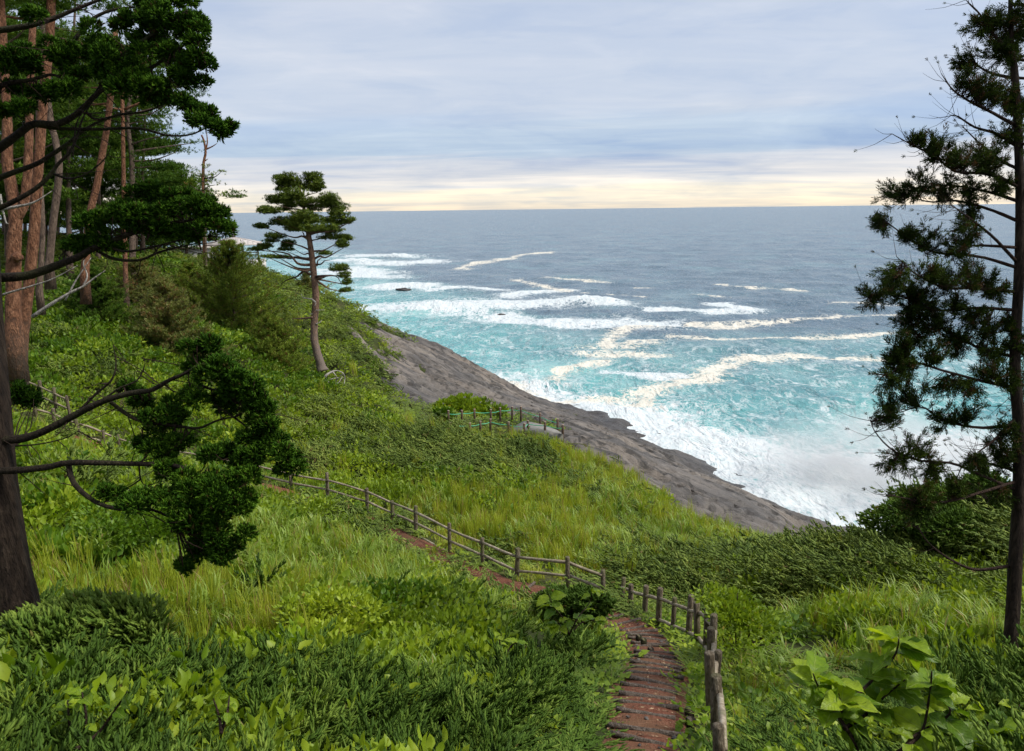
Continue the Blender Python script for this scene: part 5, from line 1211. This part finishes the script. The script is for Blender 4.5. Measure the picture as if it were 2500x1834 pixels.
forest_pine('small wispy young pine in front of the bare snag', [(503,700),(502,600),(500,520),(499,450),(498,405)], 72, .14, .04, M_BARKG, [(498,410,22,8),(475,425,22,8),(520,428,24,8),(540,420,10,6),(490,440,32,9),(525,452,26,8),(465,452,20,8),(500,470,34,9),(535,480,18,7),(480,490,28,8),(520,500,26,8),(545,520,14,5),(505,525,26,8)], 24, rng, ln=0.30, fmat=M_YOUNG)
# farther pines that close the wood
FAR_L = ['dense dark pine far inside the wood', 'tall forest pine behind the leaning red trunk', 'broad pine filling the gap behind the forked trunk']
BG = [(110,650,70),(330,640,74),(10,640,72),(250,640,76),(-120,620,44),(20,640,60),(80,600,66),(170,640,58),(240,640,64),(60,640,80),(200,620,85),(290,640,82),(380,650,78),(420,640,92),(350,640,70),(140,620,95),(-40,650,52),(455,650,88)]
for i, (x, yb, d) in enumerate(BG):
    hpx = 22*F/d*rng.uniform(0.8, 1.05)*(0.55 if x > 370 else 1.0); top = yb-hpx; rx = (2.2*F/d, 3.4*F/d)
    pads = [(x+rng.normal(0, 2.3*F/d), yb-hpx*rng.uniform(0.18, 1.0), rng.uniform(*rx)*0.6, rng.uniform(0.5, 1.0)*F/d) for _ in range(34)]
    forest_pine(['dense dark pine deep inside the wood behind the red trunks', 'dense dark pine deep inside the wood behind the red trunks'][i % 2], [(x, yb+25), (x+rng.normal(0, 6), yb-hpx*.4), (x+rng.normal(0, 10), top)], d, .22, .06, M_BARKG, pads, 120, rng, group='pines closing the wood', ln=0.42, limbs=i < 6)

# --- unseen pines added above the viewpoint to shade the top of the bank
rng = np.random.default_rng(58)
for i, (x, y, hh, lab) in enumerate([(-4.2, -2.6, 15, 'unseen tall pine added to shade the top of the steps, uphill of the cedar'), (4.6, -3.4, 16, 'unseen tall pine added for shade on the uphill side of the steps behind the fir'), (-9.5, 3.0, 15, 'unseen pine added for its shade, standing uphill of the cedar')]):
    b = np.array([x, y, gz(x, y)]); root = empty('red_pine', b, lab, 'tree')
    Q = catmull(np.array([b-[0, 0, 0.5], b+[0.2, 0, hh*0.5], b+[0.1, 0.3, hh]]), 20); MB().add(*tube(Q, np.linspace(0.24, 0.06, 20), 12, 0.06)).build('trunk', M_BARKR, root)
    mb = MB()
    for k in range(15):
        a = rng.random()*6.28; r = rng.uniform(0.8, 4.0); zz_ = hh*rng.uniform(0.60, 1.0); c = b+np.array([r*math.cos(a), r*math.sin(a), zz_])
        pad(mb, c, rng.uniform(1.0, 1.7), rng.uniform(1.0, 1.7), 0.4, 130, rng, 0.42, 0.09, 5)
        s_ = Q[int(19*min(0.95, (zz_-0.3)/hh))]; MB().add(*branch_tube([s_, (s_+c)/2-[0, 0, .1], c], 0.06, 0.015, 5, 7)).build('branch', M_BARKR, root)
    tag(mb.build('crown', M_FOREST, root, False), kind='stuff')
# --- feathery young pines on the bank
def young_pine(label, base, apex_y, d, halfw, rng, mat, group=None, dens=1.0, lean=0.0):
    b = W(base[0], base[1], d); b[2] = min(b[2], gz(b[0], b[1])+0.2); top = W(base[0]+lean, apex_y, d); hgt = top[2]-b[2]
    root = empty('young_pine', b, label, 'tree', group)
    top[1] = b[1]; Q = catmull(np.array([b-[0, 0, 0.3], (b+top)/2+[rng.normal(0, .1), 0, 0], top]), 16)
    MB().add(*tube(Q, np.linspace(0.10*hgt/6, 0.015, 16), 8, 0.05)).build('trunk', M_BARKG, root)
    mb = MB(); bw = MB(); hw = halfw*d/F; nb = int(95*dens)
    for k in range(nb):
        t = (rng.integers(0, 11)/10.0+rng.normal(0, 0.012))*0.88+0.10; p = b+(top-b)*min(t, 0.99); t = min(t, 0.99); L = hw*(1.02-t)**0.75*(0.65+0.45*rng.random())+0.12; a = rng.random()*6.28; el = 0.15+0.5*t+rng.normal(0, 0.12)
        dv = np.array([math.cos(a)*math.cos(el), math.sin(a)*math.cos(el), math.sin(el)]); e = p+dv*L
        C = catmull(np.array([p, p+dv*L*0.55-[0, 0, 0.04*L], e+[0, 0, 0.08*L]]), 8); bw.add(*tube(C, np.linspace(0.018, 0.005, 8), 4))
        m = int(12+L*16); tt = 0.22+0.78*rng.random(m); P = C[np.minimum((tt*7).astype(int), 7)]+rng.normal(0, 0.06+0.02*L, (m, 3))*[1, 1, 0.7]
        D = dv*0.6+rng.normal(0, 0.45, (m, 3))+[0, 0, 0.7]
        tufts(mb, P, D, 6, 0.17, 0.034, rng, None, 1.0, 0.17)
    for k in range(8): P = np.repeat(top[None], 3, 0)-[0, 0, 0.15*k]; tufts(mb, P, rng.normal(0, .4, (3, 3))+[0, 0, 1], 9, .2, .022, rng, None, 1.1, .14)
    tag(mb.build('crown', mat, root, False), kind='stuff'); tag(bw.build('twigs', M_BARKG, root), kind='stuff')
rng = np.random.default_rng(66)
M_YB = leaf_mat('young_pine_brown', (0.070, 0.100, 0.018), (0.155, 0.185, 0.036), (0.250, 0.250, 0.065), 0.25, 0.55, 'island', 0.35, (0.20, 0.12, 0.04, 0.15), 0.5)
young_pine('largest feathery young pine on the bank below the gazebo', (575,835), 598, 60, 190, rng, M_YOUNG, None, 3.2)
young_pine('brownish young pine with a thin bare lower trunk left of the feathery one', (416,905), 690, 44, 150, rng, M_YB, None, 1.8)
young_pine('low bushy young pine at the foot of the lone red pine', (672,925), 775, 50, 120, rng, M_YOUNG, None, 1.6)
young_pine('young pine filling in behind the brownish one', (480,850), 650, 62, 130, rng, M_YOUNG, None, 1.8)
young_pine('shaded young pine under the wood beside the thin straight trunk', (350,790), 640, 52, 115, rng, M_YB, None, 1.5)
young_pine('small dark young pine among the undergrowth below the red trunks', (240,820), 660, 46, 120, rng, M_FOREST, None, 1.7)
young_pine('rounded young pine on the edge of the bank above the sea', (640,720), 632, 88, 40, rng, M_YOUNG, None, 0.5)
young_pine('low wind clipped pine on the skyline behind the lone red pine', (750,715), 662, 86, 38, rng, M_YB, None, 0.6)
young_pine('tiny dark spruce on the skyline beside the wispy pine', (425,640), 425, 95, 28, rng, M_FOREST, None, 0.7)

# --- bleached dead root below the lone pine
def dead_root():
    d = 51; root = empty('dead_root', W(820, 950, d), 'bleached dead tangle of branches lying below the lone pine', 'driftwood')
    for pts, r in [([(795,930),(793,922),(800,914),(815,906),(827,905)], .13), ([(796,925),(805,935),(820,930),(832,918),(838,910)], .05), ([(800,940),(812,945),(826,935),(836,920)], .05), ([(812,908),(820,918),(822,930),(815,948)], .04), ([(798,932),(808,926),(826,922)], .04), ([(825,905),(838,912),(842,925),(838,945)], .04), ([(797,935),(803,948),(812,955)], .06)]:
        MB().add(*branch_tube(Ws([(x, y, d+rng.normal(0, .2)) for x, y in pts]), r, 0.02, 7)).build('branch', M_DEAD, root)
dead_root()

# --- shrubs one can pick out
def shrub(name, label, px, py, d, rx, ry, mat, kind, n, rng, group=None):
    c = W(px, py, d); z0 = min(gz(c[0], c[1]), c[2]); s_ = d/F
    root = empty(name, (c[0], c[1], z0), label, 'shrub', group)
    st = MB()
    for k in range(7):
        e = c+rng.normal(0, 0.35, 3)*np.array([rx, rx, ry])*s_; st.add(*branch_tube([[c[0]+rng.normal(0, .05), c[1], z0-0.1], (np.array([c[0], c[1], z0])+e)/2+rng.normal(0, .05, 3), e], 0.02*max(1, d/15), 0.006, 5, 7))
    tag(st.build('stems', M_TWIG, root), kind='stuff')
    mb = MB(); U = ball_points(n, rng, 0.5); lob = rng.normal(0, 0.5, (13, 3)); L_ = rng.integers(0, 13, n)
    P = c+(U*0.46+lob[L_]*[1, 1, 0.6])*np.array([rx, rx*0.8, ry])*s_
    if kind == 'leaf':
        for v in range(3):
            m = slice(v, None, 3); tV, tF = T_leaf(max(0.085, 0.0055*d), max(0.045, 0.0032*d), 0.3, 0.3); D = U[m]*0.8+rng.normal(0, .4, U[m].shape)+[0, 0, .1]
            mb.add(*inst(tV, tF, P[m], frames(D, rng.normal(math.pi, .7, len(D))), 0.7+0.6*rng.random(len(D))))
    else: tufts(mb, P, U*0.7+rng.normal(0, .3, U.shape)+np.array([-0.5, 0, 0.35]), 6, max(.035, .003*d), max(.014, .0013*d), rng, None, 1.2, max(.15, .010*d), max(.018, .0013*d))
    tag(mb.build('foliage', mat, root, False), kind='stuff')
shrub('leafy_shrub', 'rounded green shrub behind the rope fence against the grey rock', 1140, 1000, 62.5, 55, 30, M_LEAF, 'leaf', 2600, rng)
shrub('leafy_shrub', 'small darker shrub at the end post of the rope fence', 1080, 1015, 58.5, 22, 18, M_DEEP, 'leaf', 900, rng)
shrub('juniper_bush', 'dark windswept juniper bush on the cliff edge beside the fir trunk', 2290, 1255, 20, 120, 55, M_JUN, 'needle', 4200, rng)
shrub('juniper_bush', 'tall juniper bush behind the fir trunk at the cliff edge', 2440, 1235, 21, 90, 70, M_JUN, 'needle', 3600, rng)
shrub('juniper_bush', 'dense juniper bush spilling over the inside of the path bend', 1405, 1478, 14.8, 78, 40, M_JUN, 'needle', 3600, rng)
shrub('juniper_bush', 'low spreading juniper bough at the foot of the cedar trunk', 170, 1570, 7.2, 230, 75, M_JUN, 'needle', 5200, rng)
shrub('leafy_shrub', 'glossy leafy shrub mound in front of the reed grass', 960, 1470, 12.5, 120, 60, M_DEEP, 'leaf', 2600, rng)
shrub('leafy_shrub', 'yellowish leafy shrub beside the glossy mound before the reeds', 800, 1510, 10.6, 110, 50, M_LEAF, 'leaf', 2200, rng)
shrub('leafy_shrub', 'dark dense leafy shrub below the cedar boughs', 330, 1290, 14, 170, 75, M_DEEP, 'leaf', 3600, rng)
shrub('leafy_shrub', 'bright leafy shrub along the outside of the fence bend', 1800, 1500, 12.8, 110, 45, M_LEAF, 'leaf', 2400, rng)

# --- big-leaved saplings: every leaf its own part
def big_leaf_mesh(k):
    rg = np.random.default_rng(300+k); m = 9; L = 1.0; t = np.linspace(0, 1, m); w = 0.36*np.sin(np.pi*t**0.85)**0.75*(1-0.15*t); w[-1] = 0.0; w[0] = 0.02
    C = np.stack([np.zeros(m), -0.22*t**2*(0.6+rg.random()), t*L], -1)
    V = []; 
    for i in range(m):
        for q in (-1, -0.5, 0, 0.5, 1):
            V.append(C[i]+np.array([q*w[i], (abs(q)**1.2)*w[i]*(0.25+0.35*rg.random())+0.035*math.sin(i*1.7+q*3+k), -abs(q)*0.05]))
    f = grid_faces(m, 5); me = raw_mesh('leaf', V, [f]); me.polygons.foreach_set('use_smooth', np.ones(len(me.polygons), bool)); me.materials.append(M_VEIN); return me
BIGL = [big_leaf_mesh(k) for k in range(5)]
def sapling(label, px, py, d, stems, leaf, nleaf, rng):
    """stems: list of pixel polylines from the foot; leaves sit along the outer two thirds"""
    b = W(px, py, d); root = empty('broadleaf_sapling', b, label, 'sapling')
    cv = []
    for pts in stems:
        P = Ws([(x, y, d+rng.normal(0, .06)) for x, y in pts]); cv.append((catmull(P, 20), MB().add(*branch_tube(P, 0.013, 0.004, 6)).build('stem', M_TWIG, root)))
    for k in range(nleaf):
        C, st_ = cv[k % len(cv)]; i = rng.integers(7, 20); a = rng.random()*6.28
        D = np.array([math.cos(a), math.sin(a)*0.8-0.25, rng.normal(0.12, 0.35)]); D /= np.linalg.norm(D); p = C[i]+D*leaf*0.12
        o = bpy.data.objects.new('leaf', BIGL[k % 5]); COL.objects.link(o); o.parent = st_; o.matrix_parent_inverse = (root.matrix_basis @ st_.matrix_parent_inverse @ st_.matrix_basis).inverted()
        Rm_ = frames(D[None], np.array([0.0]))[0]
        if Rm_[2, 1] < 0: Rm_ = Rm_ @ np.diag([-1, -1, 1])
        tw_ = rng.normal(0, 0.35); Rm_ = Rm_ @ np.array([[math.cos(tw_), -math.sin(tw_), 0], [math.sin(tw_), math.cos(tw_), 0], [0, 0, 1]])
        s_ = leaf*rng.uniform(0.65, 1.2)
        o.matrix_basis = Matrix.Translation(tuple(p)) @ Matrix(Rm_.tolist()).to_4x4() @ Matrix.Diagonal((s_, s_, s_, 1))
    return root
rng = np.random.default_rng(77)
sapling('big leaved sapling with pale green paddle leaves nearest the fir trunk', 2090, 1860, 4.6, [[(2120,1880),(2080,1800),(2050,1760),(2055,1730),(2040,1665)],[(2080,1800),(2040,1740),(2000,1680),(1985,1645)],[(2070,1720),(2100,1690),(2150,1640),(2185,1600),(2195,1560)],[(2190,1850),(2230,1800),(2280,1770),(2320,1740),(2300,1700)],[(2150,1870),(2200,1830),(2250,1790),(2270,1690),(2275,1640)],[(2250,1870),(2330,1830),(2400,1800),(2450,1770)],[(2060,1780),(2120,1740),(2160,1700),(2210,1660)]], 0.18, 120, rng)
sapling('low big leaved shoots crowding the foot of the fir', 2430, 1850, 5.0, [[(2430,1880),(2420,1800),(2400,1730)],[(2440,1880),(2470,1790),(2490,1720)],[(2400,1880),(2350,1820),(2330,1760)],[(2450,1880),(2500,1820),(2540,1770)],[(2330,1880),(2300,1840),(2260,1810)]], 0.13, 52, rng)
sapling('light green big leaved plant standing above the juniper at the path bend', 1390, 1540, 12.0, [[(1390,1550),(1375,1510),(1350,1480),(1340,1450)],[(1390,1550),(1410,1510),(1440,1470),(1445,1440)],[(1400,1540),(1420,1520),(1450,1515)],[(1390,1545),(1370,1530),(1345,1500)]], 0.22, 26, rng)
sapling('small round leaved seedling among the foreground juniper', 540, 1770, 5.2, [[(540,1790),(535,1750),(520,1705)],[(540,1790),(555,1740),(560,1700)]], 0.09, 9, rng)
sapling('pale yellow green seedling with large leaves in the left foreground', 180, 1800, 4.9, [[(180,1830),(170,1770),(165,1710)],[(190,1830),(210,1760),(200,1690)],[(185,1830),(240,1790),(290,1720),(310,1690)]], 0.11, 20, rng)
sapling('seedling with bright upright leaves right of the foreground juniper', 1230, 1560, 9.4, [[(1230,1600),(1220,1570),(1225,1545)],[(1235,1600),(1250,1575),(1265,1570)]], 0.13, 9, rng)
sapling('yellow green leafy shoot beside the cedar foot', 175, 1540, 7.4, [[(175,1580),(165,1540),(160,1515)],[(180,1580),(200,1545),(205,1520)]], 0.12, 12, rng)
